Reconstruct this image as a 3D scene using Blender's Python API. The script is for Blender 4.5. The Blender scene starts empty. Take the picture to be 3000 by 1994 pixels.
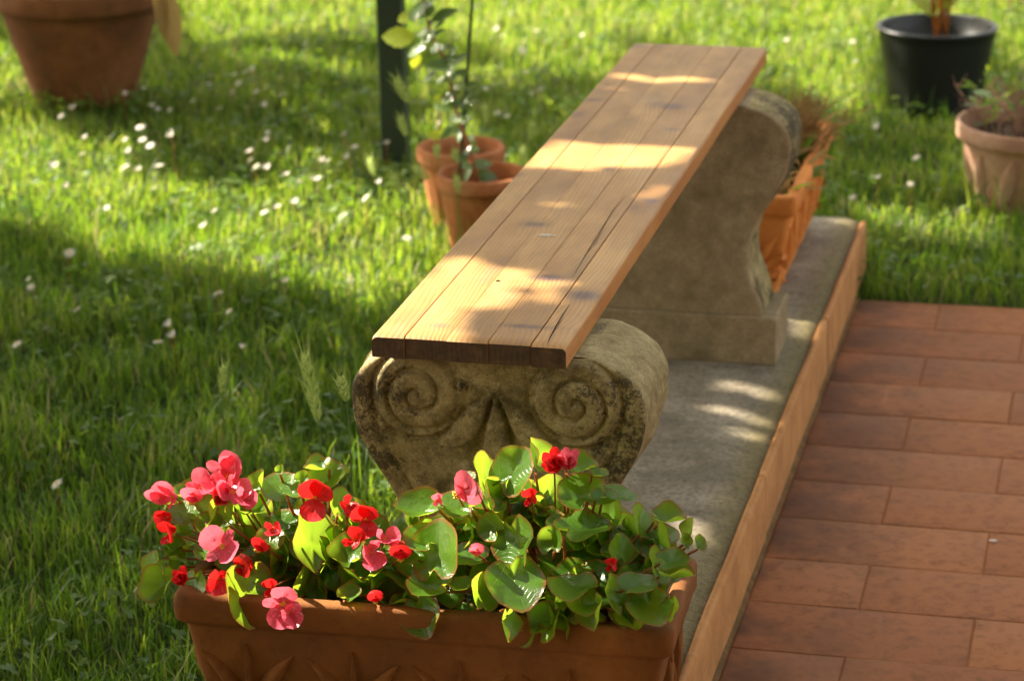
import bpy, math, random
import numpy as np
from mathutils import Vector, Matrix, noise as mn

R_ = math.radians
rng = np.random.default_rng(7)
random.seed(7)
scene = bpy.context.scene
col = scene.collection

# ------------------------------------------------------------------ camera, sky, sun, exposure
CF, CP, CYAW, CR = 7964.7, 0.3173, -0.2309, -0.0112
CC = np.array([0.7947, -2.7129, 1.4388])
_cp, _sp = math.cos(CP), math.sin(CP)
_fw = np.array([math.sin(CYAW)*_cp, math.cos(CYAW)*_cp, -_sp])
_rt = np.array([math.cos(CYAW), -math.sin(CYAW), 0.0])
_up = np.cross(_rt, _fw)
_r2 = _rt*math.cos(CR)+_up*math.sin(CR)
_u2 = -_rt*math.sin(CR)+_up*math.cos(CR)
cam_d = bpy.data.cameras.new('camera'); cam = bpy.data.objects.new('camera', cam_d); col.objects.link(cam)
cam.matrix_world = Matrix(((_r2[0], _u2[0], -_fw[0], CC[0]), (_r2[1], _u2[1], -_fw[1], CC[1]),
                           (_r2[2], _u2[2], -_fw[2], CC[2]), (0, 0, 0, 1)))
cam_d.sensor_width = 36; cam_d.lens = CF/3000*36; cam_d.clip_end = 500; cam_d.clip_start = 0.05
cam_d.dof.use_dof = True; cam_d.dof.focus_distance = 2.9; cam_d.dof.aperture_fstop = 8.0
scene.camera = cam

SUN_AZ, SUN_EL = R_(-75), R_(40)
SUN = np.array([math.sin(SUN_AZ)*math.cos(SUN_EL), math.cos(SUN_AZ)*math.cos(SUN_EL), math.sin(SUN_EL)])
w = bpy.data.worlds.new('World'); scene.world = w; w.use_nodes = True
nt = w.node_tree; bg = nt.nodes['Background']
sky = nt.nodes.new('ShaderNodeTexSky'); sky.sky_type = 'NISHITA'; sky.sun_disc = False
sky.sun_elevation = SUN_EL; sky.sun_rotation = SUN_AZ % (2*math.pi)
sky.dust_density = 3.0; sky.ozone_density = 0.6
hs = nt.nodes.new('ShaderNodeHueSaturation'); hs.inputs['Saturation'].default_value = 0.45
nt.links.new(sky.outputs[0], hs.inputs['Color'])
wt = nt.nodes.new('ShaderNodeMix'); wt.data_type = 'RGBA'; wt.blend_type = 'MULTIPLY'; wt.inputs[0].default_value = 1.0
wt.inputs[7].default_value = (1.0, .92, .76, 1)      # the photograph is balanced warm
nt.links.new(hs.outputs[0], wt.inputs[6]); nt.links.new(wt.outputs[2], bg.inputs['Color'])
bg.inputs['Strength'].default_value = 0.112
sd = bpy.data.lights.new('sun', 'SUN'); sd.energy = 5.0; sd.angle = R_(0.53); sd.color = (1.0, 0.90, 0.72)
so = bpy.data.objects.new('sun', sd); col.objects.link(so)
so.rotation_euler = Vector(-SUN).to_track_quat('-Z', 'Y').to_euler()
scene.view_settings.view_transform = 'Standard'; scene.view_settings.look = 'None'
scene.view_settings.exposure = 2.15; scene.view_settings.gamma = 1.0
scene.cycles.use_denoising = True
scene.cycles.max_bounces = 8; scene.cycles.transparent_max_bounces = 8

def ray(u, v):
    S = 3000/2359
    return _fw + _r2*(u*S-1500)/CF - _u2*(v*S-997)/CF
def at(u, v, z=0.0):          # where the line of sight through a photo point meets height z
    d = ray(u, v); return CC + d*(z-CC[2])/d[2]
def atY(u, v, y):
    d = ray(u, v); return CC + d*(y-CC[1])/d[1]
def px(P):
    d = np.asarray(P, float)-CC; z = d@_fw; S = 3000/2359
    return (1500+CF*(d@_r2)/z)/S, (997-CF*(d@_u2)/z)/S

# ------------------------------------------------------------------ helpers
def tag(o, label=None, cat=None, group=None, kind=None):
    if label: o['label'] = label
    if cat: o['category'] = cat
    if group: o['group'] = group
    if kind: o['kind'] = kind
    return o
def link(o, parent=None):
    col.objects.link(o)
    if parent is not None: o.parent = parent
    return o
def empty(name, loc=(0, 0, 0), rz=0.0):
    o = bpy.data.objects.new(name, None); o.empty_display_size = .05
    o.location = loc; o.rotation_euler = (0, 0, rz); return link(o)
def mesh(name, V, F, mats, smooth=True, uv=None, mi=None):
    me = bpy.data.meshes.new(name)
    me.from_pydata([tuple(map(float, v)) for v in V], [], [tuple(int(i) for i in f) for f in F])
    for m in (mats if isinstance(mats, (list, tuple)) else [mats]): me.materials.append(m)
    if smooth: me.polygons.foreach_set('use_smooth', [True]*len(me.polygons))
    if mi is not None: me.polygons.foreach_set('material_index', mi)
    if uv is not None:
        l = me.uv_layers.new(name='uv'); idx = np.zeros(len(me.loops), dtype=np.int32)
        me.loops.foreach_get('vertex_index', idx)
        l.data.foreach_set('uv', np.asarray(uv, dtype=np.float32)[idx].ravel())
    me.update(); return me
def obj(name, me, parent=None):
    return link(bpy.data.objects.new(name, me), parent)
def fastmesh(name, V, quads, tris, mat, attr=None, uv=None):
    """big mesh from numpy arrays; attr: per-vertex float 'tint'"""
    me = bpy.data.meshes.new(name)
    nq, ntr = len(quads), len(tris)
    me.vertices.add(len(V)); me.vertices.foreach_set('co', np.asarray(V, np.float32).ravel())
    loops = np.concatenate([np.asarray(quads, np.int32).ravel(), np.asarray(tris, np.int32).ravel()])
    me.loops.add(len(loops)); me.loops.foreach_set('vertex_index', loops)
    me.polygons.add(nq+ntr)
    st = np.concatenate([np.arange(nq)*4, nq*4+np.arange(ntr)*3]).astype(np.int32)
    me.polygons.foreach_set('loop_start', st)
    me.polygons.foreach_set('use_smooth', np.ones(nq+ntr, dtype=bool))
    me.materials.append(mat)
    if attr is not None:
        a = me.attributes.new('tint', 'FLOAT', 'POINT'); a.data.foreach_set('value', np.asarray(attr, np.float32))
    me.update(calc_edges=True); me.validate(); return me

def lathe(profile, n=40, wob=0.0):
    V = []; F = []
    for i, (r, z) in enumerate(profile):
        for k in range(n):
            a = 2*math.pi*k/n
            rr = r*(1+wob*mn.noise((math.cos(a)*1.3, math.sin(a)*1.3, z*6+3)))
            V.append((rr*math.cos(a), rr*math.sin(a), z))
    for i in range(len(profile)-1):
        for k in range(n):
            k2 = (k+1) % n
            F.append((i*n+k, i*n+k2, (i+1)*n+k2, (i+1)*n+k))
    return V, F
def tube(pts, r, n=6, cap=True):
    pts = [Vector(p) for p in pts]; V = []; F = []
    rs = r if isinstance(r, (list, tuple)) else [r]*len(pts)
    prev = None
    for i, p in enumerate(pts):
        t = (pts[min(i+1, len(pts)-1)]-pts[max(i-1, 0)])
        if t.length < 1e-9: t = Vector((0, 0, 1))
        t.normalize()
        a = prev if prev is not None else (Vector((1, 0, 0)) if abs(t.x) < .8 else Vector((0, 1, 0)))
        a = (a-t*a.dot(t)); a.normalize(); prev = a
        b = t.cross(a)
        for k in range(n):
            an = 2*math.pi*k/n
            V.append(p+(a*math.cos(an)+b*math.sin(an))*rs[i])
    for i in range(len(pts)-1):
        for k in range(n):
            k2 = (k+1) % n
            F.append((i*n+k, i*n+k2, (i+1)*n+k2, (i+1)*n+k))
    if cap:
        F.append(tuple(range(n-1, -1, -1))); F.append(tuple((len(pts)-1)*n+k for k in range(n)))
    return V, F
def join(*parts):
    V = []; F = []
    for v, f in parts:
        o = len(V); V += list(v); F += [tuple(i+o for i in q) for q in f]
    return V, F
def box(x0, x1, y0, y1, z0, z1):
    V = [(x, y, z) for z in (z0, z1) for y in (y0, y1) for x in (x0, x1)]
    return V, [(0, 2, 3, 1), (4, 5, 7, 6), (0, 1, 5, 4), (2, 6, 7, 3), (0, 4, 6, 2), (1, 3, 7, 5)]
def bevel(o, wd, seg=2):
    m = o.modifiers.new('bevel', 'BEVEL'); m.width = wd; m.segments = seg; m.limit_method = 'ANGLE'; m.angle_limit = R_(40); return o

# ------------------------------------------------------------------ materials
class NT:
    def __init__(s, name):
        s.m = bpy.data.materials.new(name); s.m.use_nodes = True; s.t = s.m.node_tree; s.n = s.t.nodes
        s.b = s.n['Principled BSDF']; s.out = s.n['Material Output']
    def new(s, t, **kw):
        x = s.n.new(t)
        for k, v in kw.items(): setattr(x, k, v)
        return x
    def L(s, a, b): s.t.links.new(a, b)
    def coord(s, which='Object', scale=(1, 1, 1), rnd=False):
        tc = s.new('ShaderNodeTexCoord'); mp = s.new('ShaderNodeMapping'); mp.inputs['Scale'].default_value = scale
        s.L(tc.outputs[which], mp.inputs[0])
        if rnd:
            oi = s.new('ShaderNodeObjectInfo'); ml = s.new('ShaderNodeMath', operation='MULTIPLY'); ml.inputs[1].default_value = 37.0
            s.L(oi.outputs['Random'], ml.inputs[0]); cb = s.new('ShaderNodeCombineXYZ')
            for i in range(3): s.L(ml.outputs[0], cb.inputs[i])
            s.L(cb.outputs[0], mp.inputs['Location'])
        return mp.outputs[0]
    def noise(s, vec, sc, det=4, rough=.55, dist=0):
        x = s.new('ShaderNodeTexNoise'); x.inputs['Scale'].default_value = sc; x.inputs['Detail'].default_value = det
        x.inputs['Roughness'].default_value = rough; x.inputs['Distortion'].default_value = dist
        if vec is not None: s.L(vec, x.inputs['Vector'])
        return x.outputs['Fac']
    def ramp(s, fac, stops):
        x = s.new('ShaderNodeValToRGB'); e = x.color_ramp.elements
        while len(e) < len(stops): e.new(.5)
        for i, (p, c) in enumerate(stops):
            e[i].position = p; e[i].color = (*c, 1) if len(c) == 3 else c
        s.L(fac, x.inputs[0]); return x.outputs[0]
    def mix(s, fac, a, b, mode='MIX'):
        x = s.new('ShaderNodeMix', data_type='RGBA', blend_type=mode)
        if isinstance(fac, (int, float)): x.inputs[0].default_value = fac
        else: s.L(fac, x.inputs[0])
        for v, i in ((a, 6), (b, 7)):
            if isinstance(v, tuple): x.inputs[i].default_value = (*v, 1) if len(v) == 3 else v
            else: s.L(v, x.inputs[i])
        return x.outputs[2]
    def math(s, op, a, b=None, clamp=False):
        x = s.new('ShaderNodeMath', operation=op); x.use_clamp = clamp
        for v, i in ((a, 0), (b, 1)):
            if v is None: continue
            if isinstance(v, (int, float)): x.inputs[i].default_value = v
            else: s.L(v, x.inputs[i])
        return x.outputs[0]
    def bump(s, h, strength=.3, dist=.002):
        x = s.new('ShaderNodeBump'); x.inputs['Strength'].default_value = strength; x.inputs['Distance'].default_value = dist
        s.L(h, x.inputs['Height']); s.L(x.outputs[0], s.b.inputs['Normal']); return x
    def set(s, colr=None, rough=None, spec=None):
        if colr is not None:
            if isinstance(colr, tuple): s.b.inputs['Base Color'].default_value = (*colr, 1)
            else: s.L(colr, s.b.inputs['Base Color'])
        if rough is not None:
            if isinstance(rough, (int, float)): s.b.inputs['Roughness'].default_value = rough
            else: s.L(rough, s.b.inputs['Roughness'])
        if spec is not None: s.b.inputs['Specular IOR Level'].default_value = spec
        return s
    def translucent(s, colr, amt):
        tr = s.new('ShaderNodeBsdfTranslucent'); mx = s.new('ShaderNodeMixShader'); mx.inputs[0].default_value = amt
        if isinstance(colr, tuple): tr.inputs[0].default_value = (*colr, 1)
        else: s.L(colr, tr.inputs[0])
        s.L(s.b.outputs[0], mx.inputs[1]); s.L(tr.outputs[0], mx.inputs[2]); s.L(mx.outputs[0], s.out.inputs['Surface'])
        return s

KNOTS = [((1265, 640), .020, .012, 1), ((1345, 680), .018, .018, 1), ((1215, 752), .028, .007, .8), ((1235, 517), .014, .010, .8),
         ((1500, 463), .010, .012, .9), ((1178, 402), .014, .014, .8), ((1545, 245), .022, .018, .75), ((1400, 390), .007, .010, .7),
         ((1515, 240), .018, .022, .55), ((1548, 298), .012, .008, .5), ((1365, 230), .016, .010, .6), ((1465, 105), .014, .02, .5),
         ((1620, 150), .008, .006, .6), ((1460, 480), .006, .014, .5), ((1010, 750), .010, .008, .5), ((1330, 265), .01, .02, .5), ((1500,225),.02,.03,.35)]
def mat_wood():
    s = NT('pine_wood')
    tc = s.new('ShaderNodeTexCoord'); sp = s.new('ShaderNodeSeparateXYZ'); s.L(tc.outputs['Object'], sp.inputs[0])
    oi = s.new('ShaderNodeObjectInfo'); off = s.math('MULTIPLY', oi.outputs['Random'], 23.0)
    ox = s.math('ADD', sp.outputs[0], off)
    cb = s.new('ShaderNodeCombineXYZ'); s.L(ox, cb.inputs[0]); s.L(sp.outputs[1], cb.inputs[1]); s.L(sp.outputs[2], cb.inputs[2])
    def mp(sc):
        m = s.new('ShaderNodeMapping'); m.inputs['Scale'].default_value = sc; s.L(cb.outputs[0], m.inputs[0]); return m.outputs[0]
    wob = s.noise(mp((14, 1.6, 14)), 1.0, 2, .5)
    bend = s.noise(mp((7, 1.3, 7)), 1.0, 1, .5)
    ph = s.math('ADD', s.math('MULTIPLY', ox, 1150.0), s.math('MULTIPLY', wob, 16.0))
    ph = s.math('ADD', ph, s.math('MULTIPLY', bend, 60.0))
    dark = None
    for (uv, rx, ry, a) in KNOTS:
        p = at(uv[0], uv[1], .5203)
        dx = s.math('DIVIDE', s.math('SUBTRACT', sp.outputs[0], float(p[0])), rx)
        dy = s.math('DIVIDE', s.math('SUBTRACT', sp.outputs[1], float(p[1])), ry)
        d2 = s.math('ADD', s.math('MULTIPLY', dx, dx), s.math('MULTIPLY', dy, dy))
        g = s.math('DIVIDE', 1.0, s.math('ADD', 1.0, s.math('MULTIPLY', d2, d2)))
        g2 = s.math('DIVIDE', 1.0, s.math('ADD', 1.0, s.math('MULTIPLY', d2, .25)))
        ph = s.math('ADD', ph, s.math('MULTIPLY', g2, 9.0*a))
        ga = s.math('MULTIPLY', g, a)
        dark = ga if dark is None else s.math('MAXIMUM', dark, ga)
    ring = s.math('MULTIPLY', s.math('ADD', s.math('SINE', ph), 1.0), .5)
    ring = s.math('POWER', ring, 1.8)
    fine = s.noise(mp((420, 6, 420)), 1.0, 3, .7)
    blot = s.noise(mp((9, 4, 9)), 1.0, 4, .6)
    blot2 = s.noise(mp((26, 7, 26)), 1.0, 4, .65)
    base = s.ramp(blot, [(.3, (.27, .125, .032)), (.5, (.42, .222, .062)), (.68, (.54, .31, .10))])
    base = s.mix(s.math('MULTIPLY', ring, .34), base, (.24, .105, .035))
    base = s.mix(s.math('MULTIPLY', s.math('SUBTRACT', fine, .35, True), .85), base, (.22, .11, .045))
    grey = s.math('MULTIPLY', s.math('SUBTRACT', blot2, .50, True), 4.0, True)
    base = s.mix(s.math('MULTIPLY', grey, .5), base, (.22, .165, .11))
    kd = s.math('MULTIPLY', dark, s.math('ADD', .55, s.math('MULTIPLY', fine, .7)), True)
    base = s.mix(s.math('MULTIPLY', kd, .95), base, (.085, .05, .055))
    hsn = s.new('ShaderNodeHueSaturation'); s.L(base, hsn.inputs['Color'])
    s.L(s.math('ADD', .9, s.math('MULTIPLY', oi.outputs['Random'], .18)), hsn.inputs['Value'])
    # end grain: near end face painted dark, its shade put into the colour
    geo = s.new('ShaderNodeNewGeometry'); sg = s.new('ShaderNodeSeparateXYZ'); s.L(geo.outputs['True Normal'], sg.inputs[0])
    en = s.math('GREATER_THAN', s.math('MULTIPLY', sg.outputs[1], -1.0), .75)
    endn = s.noise(mp((60, 60, 90)), 1.0, 5, .7)
    endc = s.ramp(endn, [(.3, (.030, .017, .010)), (.55, (.075, .040, .020)), (.75, (.15, .075, .032))])
    c = s.mix(en, hsn.outputs[0], endc)
    sd_ = s.math('GREATER_THAN', sg.outputs[0], .75)
    c = s.mix(s.math('MULTIPLY', sd_, .55), c, (.42, .14, .035))  # orange light bounced off the floor, painted onto the right side face
    s.set(c, s.math('ADD', .38, s.math('MULTIPLY', blot2, .35)), .4)
    h = s.math('ADD', s.math('MULTIPLY', ring, -.5), s.math('MULTIPLY', fine, .7))
    s.bump(h, .35, .0012); return s.m

def mat_stone(name, cols, moss, lichen=.5, rough=.95, bs=.7, rim=False):
    s = NT(name); v = s.coord('Object')
    big = s.noise(v, 9, 5, .65); mid = s.noise(v, 42, 7, .75); fine = s.noise(v, 260, 4, .7)
    c = s.ramp(mid, [(.3, cols[0]), (.5, cols[1]), (.7, cols[2])])
    c = s.mix(s.math('MULTIPLY', s.math('SUBTRACT', big, .46, True), 4.0, True), c, moss)
    vor = s.new('ShaderNodeTexNoise'); s.L(v, vor.inputs[0]); vor.inputs['Scale'].default_value = 20; vor.inputs['Detail'].default_value = 9; vor.inputs['Roughness'].default_value = .85
    dk = s.math('MULTIPLY', s.math('SUBTRACT', vor.outputs['Fac'], 1-lichen*.95, True), 9.0, True)
    c = s.mix(s.math('MULTIPLY', dk, .66), c, (.045, .036, .022))
    dk2 = s.math('GREATER_THAN', s.noise(v, 95, 3, .7), .63+.1*(1-lichen)); c = s.mix(s.math('MULTIPLY', dk2, .6*lichen*1.5), c, (.03, .027, .018))
    c = s.mix(s.math('MULTIPLY', s.math('SUBTRACT', fine, .45, True), 2.2, True), c, tuple(x*.5 for x in cols[1]))
    if rim:      # black lichen has settled on the outer curls of the scrolls
        so_ = s.new('ShaderNodeSeparateXYZ'); tco = s.new('ShaderNodeTexCoord'); s.L(tco.outputs['Object'], so_.inputs[0])
        ax = s.math('ABSOLUTE', s.math('SUBTRACT', so_.outputs[0], .13))
        rm = s.math('MULTIPLY', s.math('SUBTRACT', ax, .085, True), 11.0, True)
        sn = s.math('ADD', s.math('MULTIPLY', s.noise(v, 150, 4, .8), .6), s.math('MULTIPLY', s.noise(v, 26, 5, .7), .6))
        rm = s.math('MULTIPLY', s.math('SUBTRACT', s.math('ADD', sn, s.math('MULTIPLY', rm, .16)), .67, True), 14.0, True)
        c = s.mix(s.math('MULTIPLY', rm, .8), c, (.035, .028, .018))
    sp = s.math('GREATER_THAN', s.noise(s.coord('Object', (1, 1, 1)), 420, 1, .5), .74)
    c = s.mix(s.math('MULTIPLY', sp, .55), c, (.62, .54, .40))
    s.set(c, rough, .25)
    s.bump(s.math('ADD', s.math('MULTIPLY', mid, .8), s.math('MULTIPLY', fine, .5)), bs, .003); return s.m

def mat_terracotta(name, base, dark, light, sc=12, rough=.85, bs=.3, dirt=.5, rnd=False):
    s = NT(name); v = s.coord('Object', rnd=rnd)
    a = s.noise(v, sc, 5, .6); b = s.noise(v, sc*7, 4, .65); f = s.noise(v, sc*40, 3, .6)
    c = s.ramp(a, [(.3, dark), (.5, base), (.72, light)])
    c = s.mix(s.math('MULTIPLY', s.math('SUBTRACT', b, .5, True), 2.4*dirt, True), c, tuple(x*.35 for x in base))
    c = s.mix(s.math('MULTIPLY', s.math('SUBTRACT', f, .55, True), 1.0, True), c, light)
    s.set(c, rough, .3); s.bump(s.math('ADD', b, s.math('MULTIPLY', f, .4)), bs, .002); return s.m

def mat_plain(name, c, rough=.5, spec=.5, trans=None, amt=.3, var=.0, sc=40):
    s = NT(name)
    if var:
        n = s.noise(s.coord('Object'), sc, 3); cc = s.mix(n, tuple(x*(1-var) for x in c), tuple(min(1, x*(1+var)) for x in c)); s.set(cc, rough, spec)
    else: s.set(c, rough, spec)
    if trans: s.translucent(trans, amt)
    return s.m

def mat_blade(name, stops, tstops, amt=.45, rough=.45):
    s = NT(name); a = s.new('ShaderNodeAttribute', attribute_name='tint')
    c = s.ramp(a.outputs['Fac'], stops); t = s.ramp(a.outputs['Fac'], tstops)
    s.set(c, rough, .35); s.translucent(t, amt); return s.m

def mat_leaf(name, c0, c1, t, edge, gloss=.22, amt=.35, vein=True):
    s = NT(name); uv = s.new('ShaderNodeUVMap', uv_map='uv'); sp = s.new('ShaderNodeSeparateXYZ'); s.L(uv.outputs[0], sp.inputs[0])
    oi = s.new('ShaderNodeObjectInfo')
    n = s.noise(s.coord('Object', rnd=True), 38, 4, .6)
    c = s.mix(s.math('MULTIPLY', s.math('ADD', n, oi.outputs['Random']), .5), c0, c1)
    # uv.x radial distance 0..1, uv.y angle
    so_ = s.new('ShaderNodeSeparateXYZ'); tco = s.new('ShaderNodeTexCoord'); s.L(tco.outputs['Object'], so_.inputs[0])
    yy = s.math('ADD', so_.outputs[1], .40); an = s.math('ARCTAN2', so_.outputs[0], yy)
    dist = s.math('SQRT', s.math('ADD', s.math('MULTIPLY', so_.outputs[0], so_.outputs[0]), s.math('MULTIPLY', yy, yy)))
    ve = s.math('MULTIPLY', s.math('ABSOLUTE', s.math('SINE', s.math('MULTIPLY', an, 4.2))), dist)
    side = s.math('ABSOLUTE', s.math('SINE', s.math('ADD', s.math('MULTIPLY', dist, 34.0), s.math('MULTIPLY', s.math('ABSOLUTE', s.math('SINE', s.math('MULTIPLY', an, 4.2))), 5.0))))
    ve = s.math('SUBTRACT', 1.0, s.math('MULTIPLY', ve, 22.0), True)
    side = s.math('MULTIPLY', s.math('SUBTRACT', 1.0, s.math('MULTIPLY', side, 5.0), True), .35)
    ve = s.math('MAXIMUM', ve, side) if vein else ve
    if vein: c = s.mix(s.math('MULTIPLY', ve, .45), c, (.20, .30, .06))
    if vein: sp2 = s.math('GREATER_THAN', s.noise(s.coord('Object', rnd=True), 9, 4, .7), .66); c = s.mix(s.math('MULTIPLY', sp2, .5), c, (.14, .10, .02))
    e = s.math('MULTIPLY', s.math('SUBTRACT', sp.outputs[0], .86, True), 8.0, True)
    c = s.mix(s.math('MULTIPLY', e, .75), c, edge)
    tt = s.mix(s.math('MULTIPLY', ve, .3) if vein else 0.0, t, tuple(x*.7 for x in t))
    tt = s.mix(s.math('MULTIPLY', e, .6), tt, edge)
    s.set(c, s.math('ADD', gloss, s.math('MULTIPLY', n, .16)), .55)
    hh = s.math('ADD', s.math('MULTIPLY', s.noise(s.coord('Object', rnd=True), 7, 3, .5), 1.2), s.math('MULTIPLY', ve, -.5))
    s.bump(hh, .30, .003)
    s.translucent(tt, amt); return s.m

M = {}
M['wood'] = mat_wood()
M['stone_old'] = mat_stone('mossy_sandstone', [(.19, .145, .065), (.33, .265, .125), (.50, .42, .23)], (.24, .205, .065), .55, rim=True)
M['stone_plain'] = mat_stone('brown_sandstone', [(.22, .165, .095), (.30, .23, .135), (.40, .31, .19)], (.15, .115, .055), .2, bs=.45)
M['lichen_side'] = mat_stone('lichen_covered_sandstone', [(.16, .12, .05), (.30, .24, .12), (.46, .38, .20)], (.24, .2, .08), .38, bs=1.0)
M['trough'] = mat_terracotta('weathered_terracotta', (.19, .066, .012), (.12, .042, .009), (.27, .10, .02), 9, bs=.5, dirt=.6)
M['trough2'] = mat_terracotta('orange_terracotta', (.62, .22, .045), (.46, .14, .03), (.72, .30, .08), 9, bs=.5, dirt=.35)
M['pot'] = mat_terracotta('clay_pot', (.43, .15, .05), (.30, .10, .035), (.54, .25, .12), 14, bs=.2, dirt=.7)
M['bigpot'] = mat_terracotta('old_clay_pot', (.18, .065, .02), (.10, .045, .015), (.25, .10, .035), 7, bs=.3, dirt=.8)
M['pinkpot'] = mat_terracotta('pale_pink_clay', (.46, .26, .17), (.34, .18, .11), (.58, .38, .27), 14, bs=.3, dirt=.3)
M['edge'] = mat_terracotta('edge_tile_clay', (.42, .19, .062), (.32, .14, .045), (.50, .25, .09), 14, bs=.4, dirt=.7)
M['soil'] = mat_terracotta('potting_soil', (.03, .020, .012), (.016, .011, .007), (.06, .04, .025), 60, rough=1, bs=1.0)
def mat_petal(name, c0, c1, t):
    s = NT(name); tc = s.new('ShaderNodeTexCoord'); so_ = s.new('ShaderNodeSeparateXYZ'); s.L(tc.outputs['Object'], so_.inputs[0])
    an = s.math('ARCTAN2', so_.outputs[0], s.math('ADD', so_.outputs[1], .003))
    ve = s.math('POWER', s.math('ABSOLUTE', s.math('SINE', s.math('MULTIPLY', an, 14.0))), .5)
    n = s.noise(s.coord('Object', rnd=True), 120, 3, .6); oi = s.new('ShaderNodeObjectInfo')
    c = s.mix(s.math('MULTIPLY', s.math('ADD', n, oi.outputs['Random']), .55, True), c0, c1)
    c = s.mix(s.math('MULTIPLY', s.math('SUBTRACT', 1.0, ve), .5), c, tuple(x*.45 for x in c0))
    tip = s.math('MULTIPLY', s.math('SUBTRACT', so_.outputs[1], .014, True), 60.0, True); c = s.mix(s.math('MULTIPLY', tip, .35), c, tuple(min(1, x*1.4+.12) for x in c1))
    s.set(c, .34, .5); s.bump(s.math('ADD', ve, n), .35, .0006); s.translucent(t, .36); return s.m
M['red'] = mat_petal('red_petal', (.42, .006, .010), (.60, .02, .03), (.85, .02, .02))
M['pink'] = mat_petal('pink_petal', (.58, .035, .08), (.78, .14, .22), (1.0, .16, .22))
M['pistil'] = mat_plain('yellow_stamens', (.75, .48, .05), .6, .3)
M['daisy_white'] = mat_plain('white_petals', (.74, .70, .64), .6, .3, (.85, .78, .72), .35)
M['daisy_yellow'] = mat_plain('daisy_centre', (.72, .45, .04), .8, .2)
M['stem'] = mat_plain('green_stem', (.14, .20, .05), .5, .4, (.3, .42, .08), .25)
M['redstem'] = mat_plain('reddish_stem', (.30, .11, .05), .4, .4, (.5, .2, .08), .25)
M['dry'] = mat_plain('dry_leaf', (.42, .28, .11), .7, .2, (.55, .35, .12), .4, .25, 30)
M['post'] = mat_plain('dark_green_paint', (.018, .035, .015), .55, .4, var=.3, sc=15)
M['black'] = mat_plain('black_plastic', (.010, .011, .012), .40, .5, var=.3, sc=12)
M['bark'] = mat_plain('brown_bark', (.10, .065, .04), .9, .2, var=.4, sc=20)
M['begonia'] = mat_leaf('begonia_leaf', (.045, .12, .010), (.085, .19, .018), (.42, .66, .035), (.32, .08, .03), .18, .46)
M['sapling'] = mat_leaf('glossy_leaf', (.06, .11, .03), (.10, .16, .05), (.28, .42, .07), (.12, .18, .05), .14, .25)
M['limeleaf'] = mat_leaf('lime_leaf', (.22, .30, .03), (.30, .38, .04), (.60, .66, .04), (.3, .35, .05), .35, .55)
M['grass'] = mat_blade('grass_blades', [(0, (.030, .075, .010)), (.45, (.060, .125, .016)), (.85, (.12, .18, .03)), (1, (.34, .28, .13))],
                       [(0, (.10, .24, .012)), (.45, (.31, .49, .025)), (.85, (.52, .62, .06)), (1, (.5, .42, .18))], .46)
M['clover'] = mat_blade('clover_leaves', [(0, (.05, .105, .014)), (1, (.11, .18, .03))], [(0, (.18, .36, .02)), (1, (.42, .55, .06))], .4)
M['ear'] = mat_blade('barley_ears', [(0, (.20, .30, .06)), (1, (.42, .46, .17))], [(0, (.35, .5, .08)), (1, (.55, .62, .2))], .5)
M['canopy'] = mat_plain('tree_leaves', (.045, .085, .015), .5, .3, (.16, .26, .03), .3)

def mat_ground():
    s = NT('lawn_soil'); v = s.coord('Object')
    n = s.noise(v, 3.5, 5, .6); f = s.noise(v, 90, 4, .7)
    c = s.ramp(n, [(.35, (.030, .040, .012)), (.6, (.045, .065, .014))])
    c = s.mix(s.math('MULTIPLY', s.math('SUBTRACT', f, .5, True), 2.5, True), c, (.065, .045, .025))
    s.set(c, 1.0, .1); s.bump(f, .8, .01); return s.m
def mat_concrete():
    s = NT('weathered_concrete'); v = s.coord('Object', (1, 1, 1)); vs = s.coord('Object', (6, 14, 10))
    a = s.noise(v, 7, 6, .65); st = s.noise(vs, 1.2, 5, .65); f = s.noise(v, 150, 4, .7)
    c = s.ramp(a, [(.3, (.17, .142, .102)), (.5, (.30, .255, .19)), (.7, (.42, .37, .285))])
    c = s.mix(s.math('MULTIPLY', s.math('SUBTRACT', st, .5, True), 3.0, True), c, (.10, .09, .07))
    sp = s.new('ShaderNodeSeparateXYZ'); tc = s.new('ShaderNodeTexCoord'); s.L(tc.outputs['Object'], sp.inputs[0])
    e = s.math('MULTIPLY', s.math('SUBTRACT', s.math('ADD', sp.outputs[0], s.math('MULTIPLY', a, .07)), .30, True), 25, True)
    c = s.mix(s.math('MULTIPLY', e, .75), c, (.20, .16, .055))
    c = s.mix(s.math('MULTIPLY', s.math('SUBTRACT', f, .45, True), 3.0, True), c, (.075, .062, .042))
    pit = s.math('GREATER_THAN', s.noise(v, 210, 2, .6), .68); c = s.mix(s.math('MULTIPLY', pit, .7), c, (.04, .035, .025))
    lt = s.math('GREATER_THAN', s.noise(s.coord('Object', (1.1, 1, 1)), 170, 2, .6), .69); c = s.mix(s.math('MULTIPLY', lt, .5), c, (.5, .45, .36))
    s.set(c, .9, .2); s.bump(s.math('ADD', f, s.math('MULTIPLY', pit, -.6)), 1.0, .003); return s.m
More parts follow.
